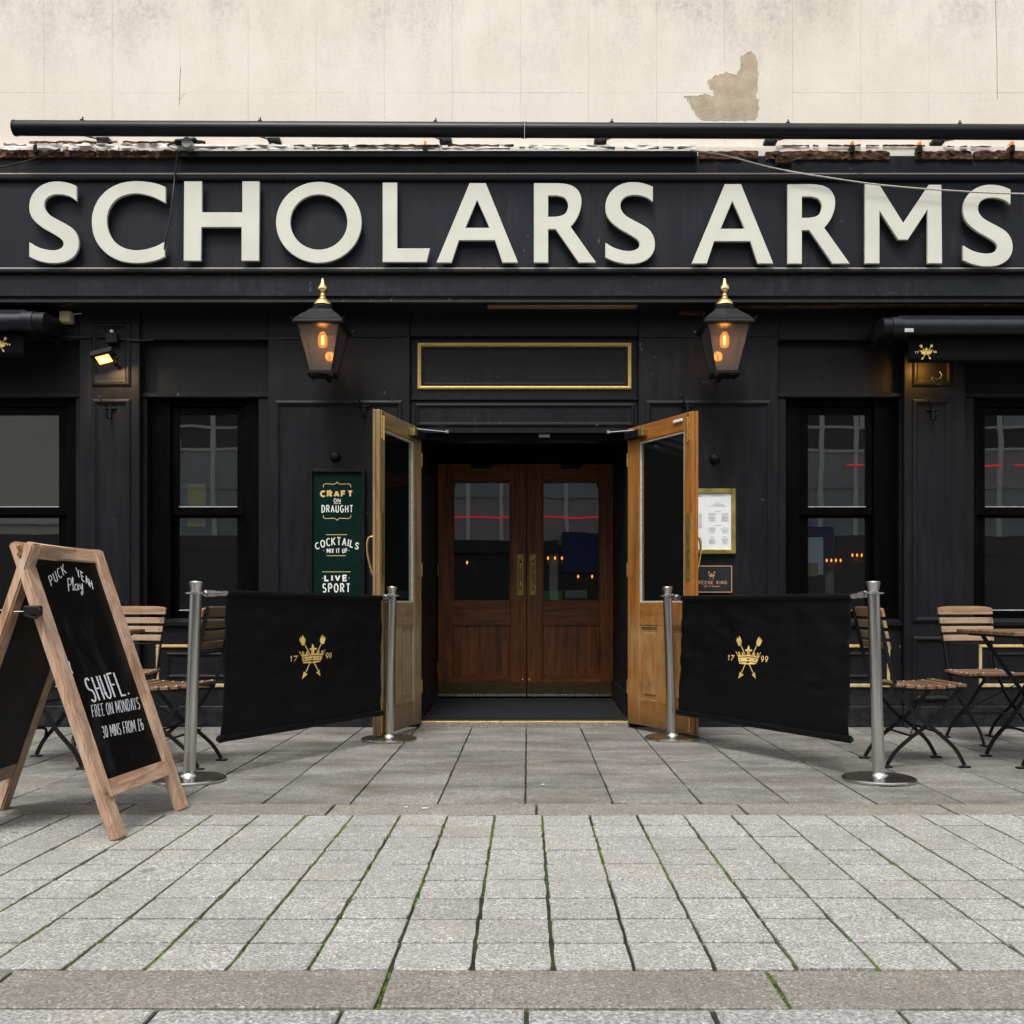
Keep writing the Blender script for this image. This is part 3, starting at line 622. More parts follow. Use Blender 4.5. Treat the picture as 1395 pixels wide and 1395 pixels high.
pbox('label_plate', 'grey_plastic', 734, 749, 591.5, 595.5, 7.315, 7.322, .001, dfm)
# vestibule
vest = MB(); vest.box(DX0 - .06, DX0, 7.52, 8.72, 0, 2.5); vest.box(DX1, DX1 + .06, 7.52, 8.72, 0, 2.5); vest.box(DX0, DX1, 7.5, 8.72, 2.42, 2.5)
vest.build('vestibule_wall', BP, pub)
bx('skirting', BP, DX0, DX0 + .014, 7.53, 8.6, .04, .24, .004); bx('skirting', BP, DX1 - .014, DX1, 7.53, 8.6, .04, .24, .004)
thr = bx('threshold', 'granite_strip', DX0, DX1, 7.225, 7.34, -.03, .036, .006); MB().box(DX0 + .003, DX1 - .003, 7.24, 7.30, .034, .043, .002).build('nosing', 'brass', thr)
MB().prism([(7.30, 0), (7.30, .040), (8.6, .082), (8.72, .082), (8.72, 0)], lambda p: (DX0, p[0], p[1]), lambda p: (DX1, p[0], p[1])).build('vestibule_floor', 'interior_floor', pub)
YI = 8.6
def inner_door(p0, p1, g0, g1, sgn):
    x0, x1 = fx(p0, YI) + .002, fx(p1, YI) - .002; zb, zt = .105, 2.12; a, c = fx(g0, YI), fx(g1, YI); gz0, gz1 = fz(819, YI), fz(653, YI); pz0, pz1 = fz(921, YI), fz(852, YI)
    dr = MB().box(x0, a, YI, YI + .045, zb, zt, .003).box(c, x1, YI, YI + .045, zb, zt, .003).build('inner_door', 'mahogany_z', pub)
    dr['label'] = 'dark oak inner door with tall pane, ' + ('left' if sgn < 0 else 'right') + ' leaf'
    for z0, z1 in ((zb, pz0), (pz1, gz0), (gz1, zt)): MB().box(a, c, YI + .001, YI + .044, z0, z1, .002).build('rail', 'mahogany_x', dr)
    MB().box(a, c, YI + .016, YI + .03, pz0, pz1).build('door_panel', 'mahogany_z', dr)
    for k_ in range(2):
        pass
    b = MB()
    for (u0, u1, w0, w1) in ((a, a + .012, pz0, pz1), (c - .012, c, pz0, pz1), (a + .012, c - .012, pz0, pz0 + .012), (a + .012, c - .012, pz1 - .012, pz1)): b.box(u0, u1, YI + .008, YI + .017, w0, w1, .003)
    b.build('panel_bead', 'mahogany_z', dr)
    MB().box(a - .003, c + .003, YI + .02, YI + .025, gz0 - .003, gz1 + .003).build('pane', 'window_glass', dr)
    b = MB()
    for (u0, u1, w0, w1) in ((a, a + .01, gz0, gz1), (c - .01, c, gz0, gz1), (a + .01, c - .01, gz0, gz0 + .01), (a + .01, c - .01, gz1 - .01, gz1)): b.box(u0, u1, YI + .006, YI + .0195, w0, w1, .002)
    b.build('glazing_bead', 'mahogany_z', dr)
    kp = MB().box(x0 + .004, x1 - .004, YI - .003, YI + .001, fz(945, YI), fz(929, YI), .001).build('kick_plate', 'bronze', dr)
    MB().box(x0 + .004, x1 - .004, YI - .014, YI + .002, fz(948.5, YI), fz(945.3, YI), .001).build('weather_strip', 'chrome_rough', dr)
    u = (fx(704.5, YI), fx(713.3, YI)) if sgn < 0 else (fx(721.5, YI), fx(730, YI)); cx = (u[0] + u[1]) / 2
    hd = MB().box(u[0], u[1], YI - .004, YI + .001, fz(811, YI), fz(755, YI), .001).build('push_plate', 'brass_aged', dr)
    MB().tube(catmull([(cx, YI - .002, fz(803, YI)), (cx, YI - .04, fz(799, YI)), (cx, YI - .045, fz(783, YI)), (cx, YI - .04, fz(767, YI)), (cx, YI - .002, fz(763, YI))], 5), .008, 8).build('pull_handle', 'brass_polished', dr, smooth=50)
    hx = fx(712 if sgn < 0 else 721, YI); lk = MB().lathe([(.002, 0), (.011, .001), (.009, .006), (.002, .008)], (0, 0, 0), 12).build('lock', 'brass', dr, local=True)
    lk.location = (hx, YI - Y0, fz(926, YI)); lk.rotation_euler = (R(90), 0, 0)
    hxx = x0 if sgn < 0 else x1
    for z in (.35, 1.2): MB().box(hxx - .008, hxx + .008, YI - .006, YI + .006, z - .05, z + .05, .002).build('hinge', 'brass_aged', dr)
    xm = (x0 + x1) / 2; MB().box(xm - .09, xm + .09, YI - .05, YI, 2.075, 2.115, .006).build('door_closer', 'frame_black', dr)
inner_door(596, 717.5, 617, 695.5, -1); inner_door(717.5, 838.5, 739, 817, 1)
bx('inner_frame', 'shaded_black', DX0, fx(596, YI), YI - .01, YI + .1, .08, 2.42, .003); bx('inner_frame', 'shaded_black', fx(838.5, YI), DX1, YI - .01, YI + .1, .08, 2.42, .003)
bx('inner_frame_head', 'shaded_black', fx(596, YI), fx(838.5, YI), YI - .008, YI + .1, 2.122, 2.42, .003)  # near-black colour stands in for the deep shadow above the inner doors
# shell of the building and dark bar room behind
bx('side_wall', 'cream_render', XL, XL + .3, 7.53, 15, 0, 7.2, 0); bx('side_wall', 'cream_render', XR - .3, XR, 7.53, 15, 0, 7.2, 0)
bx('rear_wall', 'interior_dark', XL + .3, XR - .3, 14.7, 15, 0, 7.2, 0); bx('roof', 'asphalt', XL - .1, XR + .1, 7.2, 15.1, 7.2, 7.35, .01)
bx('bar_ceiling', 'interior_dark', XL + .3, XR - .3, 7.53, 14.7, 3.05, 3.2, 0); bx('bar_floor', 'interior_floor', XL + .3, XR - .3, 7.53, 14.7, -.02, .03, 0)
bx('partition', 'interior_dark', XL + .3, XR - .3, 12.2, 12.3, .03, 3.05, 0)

# ---- outer doors, standing open
def outer_door(hx, hy, fxx, fyy, ys, wd, label, hand):
    L = math.hypot(fxx - hx, fyy - hy); ang = math.atan2(fyy - hy, fxx - hx); T = .045; zb, zt = .034, 2.178
    def bb(u0, u1, v0, v1, z0, z1, c=.003): return MB().box(u0, u1, ys * v0, ys * v1, z0, z1, c)
    hs_, fs = .15, .09
    dr = MB().box(0, hs_, 0, -ys * T, zb, zt, .004).box(L - fs, L, 0, -ys * T, zb, zt, .004)
    # rebated meeting edge
    dr.box(L - .002, L + .012, -ys * .026, -ys * T, zb, zt, .004)
    dr = dr.build('door', wd + '_z', pub, loc=(hx, hy - Y0, 0), rz=ang, local=True); dr['label'] = label
    def ch(mb_, n, m, **k): return mb_.build(n, m, dr, local=True, **k)
    for z0, z1 in ((zb, .21), (.75, .91), (2.06, zt)): ch(bb(hs_, L - fs, -.0015, -T + .0015, z0, z1), 'rail', wd + '_x')
    mid = (hs_ + L - fs) / 2; ch(bb(mid - .045, mid + .045, -.002, -T + .002, .21, .75), 'muntin', wd + '_z')
    for a, c in ((hs_, mid - .045), (mid + .045, L - fs)):
        ch(bb(a, c, -.016, -T + .016, .21, .75, .002), 'door_panel', wd + '_z'); ch(bb(a + .035, c - .035, -.008, -.017, .26, .70, .008), 'panel_field', wd + '_z')
        b = MB()
        for (u0, u1, w0, w1) in ((a, a + .012, .21, .75), (c - .012, c, .21, .75), (a + .012, c - .012, .21, .225), (a + .012, c - .012, .735, .75)): b.box(u0, u1, -ys * .005, -ys * .017, w0, w1, .003)
        ch(b, 'panel_bead', wd + '_z')
    ch(bb(hs_ - .004, L - fs + .004, -.020, -.025, .906, 2.064, 0), 'pane', 'window_glass')
    b = MB()
    for (u0, u1, w0, w1) in ((hs_, hs_ + .012, .91, 2.06), (L - fs - .012, L - fs, .91, 2.06), (hs_ + .012, L - fs - .012, .91, .922), (hs_ + .012, L - fs - .012, 2.048, 2.06)): b.box(u0, u1, -ys * .006, -ys * .0195, w0, w1, .002)
    ch(b, 'glazing_bead', 'putty_grey')
    ch(bb(L - .062, L - .018, .004, -.001, 1.06, 1.5, .002), 'push_plate', 'brass_aged')
    bo = ch(bb(L - .05, L - .022, .006, -.001, 1.99, 2.17, .002), 'bolt', 'brass'); ch(bb(L - .042, L - .030, .020, .005, 1.975, 2.14, .003), 'bolt_rod', 'brass')
    ch(bb(L - .05, L - .022, .006, -.001, .05, .25, .002), 'bolt', 'brass')
    ch(MB().tube(catmull([(L - .05, -ys * (T - .002), 1.07), (L - .05, -ys * (T + .03), 1.11), (L - .05, -ys * (T + .062), 1.24), (L - .05, -ys * (T + .058), 1.33), (L - .05, -ys * (T + .02), 1.345), (L - .05, -ys * (T + .008), 1.315), (L - .05, -ys * (T - .002), 1.30)], 6), .0085, 8), 'pull_handle', 'brass', smooth=50)
    cl = ch(bb(.02, .20, .045, -.001, 2.085, 2.145, .006), 'door_closer', 'frame_black')
    ch(bb(.20, .25, .045, -.001, 2.09, 2.14, .004), 'closer_cover', 'brass_aged')
    if hand > 0: ch(bb(L - .20, L - .10, .012, -.001, 2.125, 2.145, .004), 'sensor', 'white_plastic')
    for z in (.3, 1.15, 1.95): ch(MB().tube([(0, 0, z - .05), (0, 0, z + .05)], .008, 8), 'hinge', 'brass_aged')
    return dr
plain('putty_grey', (.42, .40, .36), .6, 0, .25, 60)
outer_door(-.770, 7.215, -.966, 6.476, 1, 'oak_grey', 'weathered oak door leaf standing open beside the green sign', -1)
outer_door(.733, 7.215, 1.092, 6.54, -1, 'oak_orange', 'orange varnished oak door leaf standing open beside the menu case', 1)
for a, c in (((563.5, 584, 7.13), (609, 588.5, 7.28)), ((872, 585.5, 7.12), (829, 589, 7.28))):
    b = MB(); p, q = at(*a), at(*c); b.obar(p, q, .022, .006, (0, 1, 0)); b.box(q.x - .012, q.x + .012, q.y - .006, q.y + .02, q.z - .01, q.z + .016, .002); b.build('closer_arm', 'chrome_rough', pub)

# ------------------------------------------------------------------ opposite side of the street (seen mirrored in the windows)
YO = -14.0
ob = thing('office_building', 'grey office block across the street with white window mullions and dark shops', 'building', (2, YO, 0))
MB().box(-11.4, 17, YO - 8, YO, 0, 12.5).build('wall', 'concrete_far', ob)
for k in range(27):
    xx = -11.2 + k * 1.04
    MB().box(xx + .06, xx + .98, YO - .002, YO + .03, 5.45, 6.9).build('window', 'dark_shop', ob)
    hb = random.choice((0, .3, .5, .8, 1.1))
    if hb: MB().box(xx + .1, xx + .94, YO + .031, YO + .04, 6.88 - hb, 6.88).build('blind', random.choice(('white_frame', 'concrete_far', 'stucco_far')), ob)
    MB().box(xx - .08, xx + .05, YO - .002, YO + .10, 2.9, 7.0, .01).build('mullion', 'white_frame', ob)
for z in (5.4, 6.05, 7.0, 4.3): MB().box(-11.4, 17, YO - .001, YO + .05, z - .04, z + .03).build('rail', 'white_frame' if z != 4.3 else 'concrete_far', ob)
for k in range(7): MB().box(-11 + k * 4, -7.3 + k * 4, YO - .002, YO + .05, .1, 2.7).build('shopfront', 'dark_shop', ob)
MB().box(-11.4, 1.0, YO - .001, YO + .15, 2.5, 2.9, .01).build('shop_fascia', 'dark_shop', ob); MB().box(1.1, 8.9, YO - .001, YO + .2, 1.9, 3.15, .01).build('shop_fascia', 'sign_blue', ob)
MB().box(9, 17, YO - .001, YO + .15, 2.3, 2.9, .01).build('shop_fascia', 'dark_shop', ob)
for xa, xb, z in ((-3.2, 3.4, 3.62), (9.25, 10.4, 4.92), (13.2, 13.75, 4.92), (14.1, 15.5, 4.92)): MB().tube([(xa, YO + .22, z), (xb, YO + .22, z)], .024, 8).build('neon_tube', 'red_neon', ob)
ob2 = thing('rendered_building', 'pale rendered building across the street with a small dark window', 'building', (-17, YO + .4, 0))
MB().box(-24, -11.5, YO - 8, YO + .4, 0, 11).build('wall', 'stucco_far', ob2)
for xx in (-16.6, -20.5): MB().box(xx, xx + 1.35, YO + .39, YO + .43, 5.3, 6.9).build('window', 'dark_shop', ob2); MB().box(xx - .05, xx + 1.42, YO + .38, YO + .52, 5.2, 5.3).build('sill', 'stucco_far', ob2)
MB().box(-24, -11.5, YO + .39, YO + .6, .1, 2.9).build('shopfront', 'dark_shop', ob2); MB().box(-24, -11.5, YO + .39, YO + .5, 3.2, 3.32).build('string_course', 'white_frame', ob2); MB().tube([(-12.6, YO + .5, 3.3), (-12.6, YO + .5, 11)], .06, 8).build('downpipe', 'grey_plastic', ob2)
#SMALL
# ------------------------------------------------------------------ lettering: a stroke alphabet and flat print
def arc(cx, cy, rx, ry, a0, a1, n=10): return [(cx + rx * math.cos(R(a0 + (a1 - a0) * k / n)), cy + ry * math.sin(R(a0 + (a1 - a0) * k / n))) for k in range(n + 1)]
_e = .5
G = {'A': [[(0, 0), (.25, 1)], [(.25, 1), (.5, 0)], [(.09, .33), (.41, .33)]], 'B': [[(0, 0), (0, 1), (.25, 1)] + arc(.25, .76, .22, .24, 90, -90, 8) + [(0, .52)], [(.05, .52), (.27, .52)] + arc(.27, .26, .23, .26, 90, -90, 8) + [(0, 0)]],
     'C': [arc(.27, .5, .27, .5, 50, 310, 18)], 'D': [[(0, 0), (0, 1), (.15, 1)] + arc(.15, .5, .33, .5, 90, -90, 12) + [(0, 0)]], 'E': [[(.42, 1), (0, 1), (0, 0), (.42, 0)], [(0, .52), (.36, .52)]], 'F': [[(.42, 1), (0, 1), (0, 0)], [(0, .52), (.36, .52)]],
     'G': [arc(.27, .5, .27, .5, 50, 330, 18) + [(.52, .46), (.30, .46)]], 'H': [[(0, 0), (0, 1)], [(.46, 0), (.46, 1)], [(0, .5), (.46, .5)]], 'I': [[(0.02, 0), (0.02, 1)]], 'K': [[(0, 0), (0, 1)], [(.46, 1), (.03, .46)], [(.13, .58), (.48, 0)]],
     'L': [[(0, 1), (0, 0), (.4, 0)]], 'M': [[(0, 0), (0, 1)], [(.03, 1), (.35, .25)], [(.35, .25), (.67, 1)], [(.7, 1), (.7, 0)]], 'N': [[(0, 0), (0, 1)], [(.03, .97), (.49, .03)], [(.52, 0), (.52, 1)]], 'O': [arc(.27, .5, .27, .5, 90, 450, 24)], 'P': [[(0, 0), (0, 1), (.22, 1)] + arc(.22, .74, .23, .26, 90, -90, 8) + [(0, .48)]],
     'R': [[(0, 0), (0, 1), (.22, 1)] + arc(.22, .75, .23, .25, 90, -90, 8) + [(0, .5)], [(.2, .5), (.47, 0)]], 'S': [arc(.23, .75, .21, .25, 35, 270, 12) + arc(.23, .25, .23, .25, 90, -145, 12)[1:]], 'T': [[(0, 1), (.48, 1)], [(.24, 1), (.24, 0)]],
     'U': [[(0, 1), (0, .27)] + arc(.23, .27, .23, .27, 180, 360, 10) + [(.46, 1)]], 'V': [[(0, 1), (.25, 0)], [(.25, 0), (.5, 1)]], 'X': [[(0, 0), (.46, 1)], [(.46, 0), (0, 1)]], 'Y': [[(0, 1), (.24, .45), (.48, 1)], [(.24, .45), (.24, 0)]],
     'a': [arc(.2, .24, .2, .24, 60, 400, 14), [(.42, .5), (.42, .08), (.54, 0)]], 'l': [[(0, 0.02), (.1, .6), (.16, .98), (.08, 1.05), (.03, .9), (.05, .2), (.16, 0)]], 'y': [[(0, .46), (.05, .12), (.2, .04), (.34, .46)], [(.34, .46), (.3, -.3), (.16, -.42), (.06, -.25), (.4, .05)]],
     '1': [[(0, .78), (.16, 1), (.16, 0)]], '7': [[(0, 1), (.42, 1), (.12, 0)]], '9': [arc(.22, .68, .21, .31, 0, 360, 16), [(.43, .68), (.40, .3), (.15, 0)]], '3': [arc(.2, .75, .2, .25, 150, -90, 10) + arc(.2, .26, .24, .26, 90, -150, 10)[1:]],
     '0': [arc(.22, .5, .22, .5, 90, 450, 20)], '6': [arc(.22, .3, .22, .3, 90, 450, 16), [(.02, .36), (.12, .75), (.34, 1)]], '£': [arc(.3, .75, .18, .24, 20, 180, 8) + [(.12, .2), (0, 0), (.46, 0)], [(0, .46), (.34, .46)]],
     '.': [[(0.02, 0), (.02, .06)]], '-': [[(0, .45), (.07, .45)]], ' ': []}
def ribbon(pts, wd):
    """closed-up mitred strip along a polyline -> verts, quads"""
    P = [Vector(p) for p in pts]; n = len(P); V = []
    loop = (P[0] - P[-1]).length < 1e-6
    for i in range(n):
        a = P[i - 1] if i > 0 else (P[-2] if loop else None); c = P[i + 1] if i < n - 1 else (P[1] if loop else None)
        t1 = (P[i] - a).normalized() if a is not None else None; t2 = (c - P[i]).normalized() if c is not None else None
        t1 = t1 or t2; t2 = t2 or t1
        n1 = Vector((-t1.y, t1.x)); n2 = Vector((-t2.y, t2.x)); mm = (n1 + n2)
        mm = mm.normalized() if mm.length > 1e-4 else n1
        k = wd / 2 / max(.45, mm.dot(n1)); V += [P[i] + mm * k, P[i] - mm * k]
    return [tuple(v) for v in V], [(2 * i, 2 * i + 1, 2 * i + 3, 2 * i + 2) for i in range(n - 1)]
class Print:
    """flat print: 2D shapes mapped on a surface by fn(u, v, layer)"""
    def __init__(s, fn): s.fn = fn; s.b = MB(); s.k = 0
    def add(s, V, Fc):
        s.k += 1; s.b.add([s.fn(v[0], v[1], s.k % 8) for v in V], Fc)
    def stroke(s, pts, wd): s.add(*ribbon(pts, wd))
    def poly(s, polys): s.add(*fill2d(polys))
    def text(s, txt, u0, u1, v0, v1, wd, gap=.24, warp=None):
        """fit txt in the box u0..u1, v0..v1; stroke width wd in metres; warp(u,v) bends it"""
        tot = 0; items = []
        for ch in txt:
            g = G[ch]; w_ = max([p[0] for st in g for p in st] or [.22]); items.append((g, tot, w_)); tot += w_ + gap
        e_ = 0 if warp else wd
        tot -= gap; ku, kv = (u1 - u0 - e_) / tot, (v1 - v0 - e_)
        for g, o_, w_ in items:
            for st in g:
                pts = [(u0 + e_ / 2 + (o_ + p[0]) * ku, v0 + e_ / 2 + p[1] * kv) for p in st]
                if warp: pts = [warp(*p) for p in pts]
                s.stroke(pts, wd)
    def build(s, name, m, parent, **k): return s.b.build(name, m, parent, fix=False, **k)
def crest(fn, sc, digits=True):
    """crown over crossed arrows with 17 / 99, about 0.35 x 0.26 at sc 1"""
    P = Print(lambda u, v, k: fn(u * sc, v * sc, k))
    def c(x, y): return ((x - 690) / 815 * .348, -(y - 710) / 940 * .261)
    def sm(l): return [c(*p[:2]) for p in l]
    P.poly([sm([(425, 590), (445, 595), (470, 640), (490, 668), (505, 640), (480, 622), (490, 596), (515, 598), (522, 625), (540, 665), (562, 660), (570, 632), (556, 612), (568, 594), (592, 598), (596, 630), (616, 660), (660, 650), (668, 600), (660, 575), (628, 562), (636, 536), (662, 530), (674, 512), (672, 480), (690, 440), (712, 480), (712, 512), (722, 530), (756, 528), (772, 545), (764, 572), (728, 575), (722, 600), (728, 650), (775, 655), (790, 628), (798, 596), (822, 592), (832, 612), (818, 632), (826, 660), (846, 664), (864, 628), (858, 600), (880, 588), (900, 600), (894, 624), (880, 645), (890, 668), (915, 620), (925, 585), (945, 572), (895, 705), (800, 690), (690, 686), (590, 695), (495, 715)])])
    P.poly([sm([(492, 728), (590, 708), (690, 700), (800, 703), (888, 718), (870, 800), (800, 792), (690, 790), (590, 800), (520, 815)]), sm([(668, 745), (690, 720), (712, 745), (690, 770)]), sm([(530, 765), (545, 745), (560, 765), (545, 785)]), sm([(812, 750), (828, 730), (844, 750), (828, 770)])])
    P.poly([sm([(522, 828), (590, 812), (650, 806), (690, 830), (725, 804), (800, 806), (862, 812), (850, 832), (790, 846), (690, 855), (600, 852), (535, 848)])])
    for (a, b) in (((540, 465), (625, 640)), ((850, 455), (770, 640)), ((650, 850), (575, 1030)), ((730, 850), (805, 1020))): P.stroke([c(*a), c(*b)], .007)
    P.poly([sm([(425, 325), (455, 345), (450, 280), (480, 315), (500, 245), (555, 350), (540, 440), (530, 465), (485, 465)])]); P.poly([sm([(890, 240), (905, 300), (930, 272), (930, 335), (962, 315), (910, 450), (860, 450), (838, 400), (845, 340)])])
    P.poly([sm([(540, 1020), (605, 1085), (500, 1180)])]); P.poly([sm([(838, 1000), (772, 1065), (862, 1148)])])
    if digits:
        a, b = c(252, 805), c(402, 675); P.text('17', a[0], b[0], a[1], b[1], .0068, .26); a, b = c(942, 785), c(1080, 645); P.text('99', a[0], b[0], a[1], b[1], .0062, .26)
    return P
def ray_plane(px, py, p0, n):
    dr_ = Vector(((px - VX) / F, 1, (VY - py) / F)); o = Vector((0, 0, H)); return o + dr_ * ((p0 - o).dot(n) / dr_.dot(n))

# ------------------------------------------------------------------ strip light tube over the sign
rt = thing('sign_light', 'long black tubular strip light on brackets above the sign letters', 'light fixture', (0, 6.98, 0))
Yp = 6.98
for a, c in ((20, 713.6), (715.6, 1560)):
    f_ = lambda px: at(px, 174.5 + (px - 20) / 1375 * 5.5, Yp)
    MB().tube([f_(a), f_(c)], .052, 20).build('tube', 'tube_black', rt, smooth=40)
    for e_, s_ in ((a, 1), (c, -1)): MB().tube([f_(e_) + Vector((-.004 * s_, 0, 0)), f_(e_) + Vector((.012 * s_, 0, 0))], .0545, 20).build('end_cap', 'frame_black', rt, smooth=40)
for px, cx, s_ in ((140, 112, -1), (373, 354, -1), (607, 593, -1), (818, 833, 1), (1050, 1073, 1), (1278, 1307, 1)):
    zt = fz(183.5 + (px - 20) / 1375 * 5.5, Yp); b = MB(); q = at(px, 189 + (px - 20) / 1375 * 4, 7.19)
    b.box(q.x - .045, q.x + .045, 7.18, 7.2405, q.z - .014, q.z + .012, .003); b.obar((q.x + s_ * .075, Yp + .02, zt + .01), (q.x + s_ * .03, 7.19, q.z), .014, .008, (1, 0, 0)); b.build('bracket', 'iron', rt)
    z2 = fz(164.5 + (cx - 20) / 1375 * 5.5, Yp); b = MB(); X_ = fx(cx, Yp); b.box(X_ - .012, X_ + .014, Yp - .012, Yp + .012, z2 - .006, z2 + .012, .003); b.tube([(X_ + .004, Yp, z2 + .01), (X_ + .004, Yp, z2 + .030)], .005, 6); b.build('clip', 'iron', rt)
# ------------------------------------------------------------------ cables and small wall fittings
def cable(name, label, pts, r, m, sag=6):
    return tag(MB().tube(catmull(pts, sag), r, 6).build(name, m, smooth=60), label, 'cable')
cable('cable', 'slack white cable hanging across the last sign letters', [at(940, 205, 7.09), at(985, 211, 7.06), at(1050, 228, 7.05), at(1110, 239, 7.05), at(1200, 252, 7.05), at(1300, 260, 7.05), at(1395, 264, 7.05), at(1500, 262, 7.05), at(1620, 250, 7.1)], .0055, 'cable_white')
cable('cable', 'black cable drooping at the left end of the fascia', [at(-40, 236, 7.13), at(0, 228, 7.12), at(35, 220, 7.12), at(66, 209, 7.11), at(82, 203, 7.11)], .006, 'cable_black')
cable('cable', 'black cable running down the fascia between letters C and H', [at(242, 204, 7.085), at(240, 225, 7.10), at(238, 243, 7.105), at(236, 262, 7.06), at(232, 295, 7.06), at(226, 325, 7.065), at(224, 340, 7.10)], .006, 'cable_black')
cable('cable', 'thin black cable crossing the pier behind the hanging lantern left of the door', [at(352, 461, 7.255), at(400, 461, 7.245), at(460, 458, 7.245), at(520, 459, 7.245), at(556, 457, 7.245)], .006, 'cable_black')
cable('cable', 'thin black cable crossing the pier behind the lantern right of the door', [at(872, 458, 7.245), at(930, 459, 7.245), at(1000, 457, 7.245), at(1058, 458, 7.245)], .005, 'cable_black')
cable('cable', 'black cable looping beside the lit floodlight', [at(64, 456, 7.24), at(118, 460, 7.225), at(142, 459, 7.222), at(165, 462, 7.222), at(190, 464, 7.225), at(210, 463, 7.255)], .006, 'cable_black')
r_ = thing('round_fitting', 'grey round fitting with black arms on top of the fascia', 'fitting', tuple(at(253, 193, 7.06)))
q = at(254, 193.5, 7.02); b = MB().tube([q, q + Vector((0, .085, 0))], .036, 20); b.build('disc', 'zinc', r_, smooth=40)
MB().tube(catmull([at(228, 198, 7.11), at(240, 194, 7.09), at(253, 193, 7.085), at(266, 191.5, 7.09), at(280, 194.5, 7.11)], 5), [.006] * 5 + [.022] * 11 + [.006] * 5, 10).build('arm', 'iron', r_, smooth=50)
MB().box(q.x - .02, q.x + .02, 7.09, 7.2, q.z - .05, q.z - .01, .003).build('bracket', 'iron', r_)
j = thing('junction_box', 'small cream junction box beside the left awning', 'box', tuple(at(90, 431, 7.23)))
q = at(90, 431, 7.2); MB().box(q.x - .047, q.x + .034, 7.19, 7.262, q.z - .042, q.z + .04, .006).build('casing', 'cream_plastic', j); MB().box(q.x - .043, q.x + .03, 7.184, 7.192, q.z - .038, q.z + .036, .004).build('lid', 'cream_plastic', j)
MB().tube(catmull([(q.x + .03, 7.22, q.z + .01), (q.x + .06, 7.21, q.z + .02), (q.x + .1, 7.23, q.z + .03)], 5), .004, 6).build('cable_tail', 'cable_white', j)
se = thing('motion_sensor', 'dark motion sensor with a pale lens above the lit floodlight', 'sensor', tuple(at(152, 458, 7.2)))
q = at(151, 459, 7.19); MB().box(q.x - .042, q.x + .042, 7.185, 7.236, q.z - .045, q.z + .035, .008).build('casing', 'lamp_metal', se); MB().lathe([(.001, -.014), (.012, -.01), (.014, 0), (.011, .008), (.001, .012)], (q.x + .006, 7.19, q.z + .042), 12).build('lens', 'white_plastic', se, smooth=60)
def hook(px, py, Ys, label):
    o = thing('wall_hook', label, 'hook', (fx(px, Ys), Ys, fz(py, Ys)), group='iron hooks on the pilasters'); b = MB()
    x, z = fx(px, Ys), fz(py, Ys)
    MB().box(x - .042, x + .042, Ys - .018, Ys + .004, z - .01, z + .004, .003).build('plate', 'iron', o)
    MB().box(x - .009, x + .009, Ys - .020, Ys + .004, z - .075, z + .02, .003).build('strap', 'iron', o)
    MB().tube(catmull([(x, Ys - .015, z - .07), (x, Ys - .05, z - .085), (x, Ys - .075, z - .06), (x + .0, Ys - .078, z - .03)], 5), .006, 6).build('prong', 'iron', o, smooth=60)
    MB().tube(catmull([(x - .02, Ys - .012, z + .005), (x - .035, Ys - .05, z + .03), (x - .05, Ys - .06, z + .055), (x - .062, Ys - .055, z + .075)], 5), [.006] * 12 + [.008] * 4, 6).build('prong', 'iron', o, smooth=60)
hook(151, 556, 7.235, 'black iron hook below the lit floodlight'); hook(497, 553, 7.25, 'black iron hook above the weathered door leaf'); hook(936, 553, 7.25, 'black iron hook above the orange door leaf'); hook(1270, 558, 7.235, 'black iron hook below the right awning')
for px, py, lb in ((457, 622, 'small dark dome above the green sign'), (973.5, 625, 'small dark dome above the menu case')):
    o = MB().lathe([(.041, 0), (.041, .006), (.037, .014), (.030, .028), (.018, .037), (.001, .040)], (0, 0, 0), 20).build('wall_dome', BP, smooth=50); o.location = at(px, py, 7.2505); o.rotation_euler = (R(90), 0, 0); tag(o, lb, 'dome', 'domes on the piers')

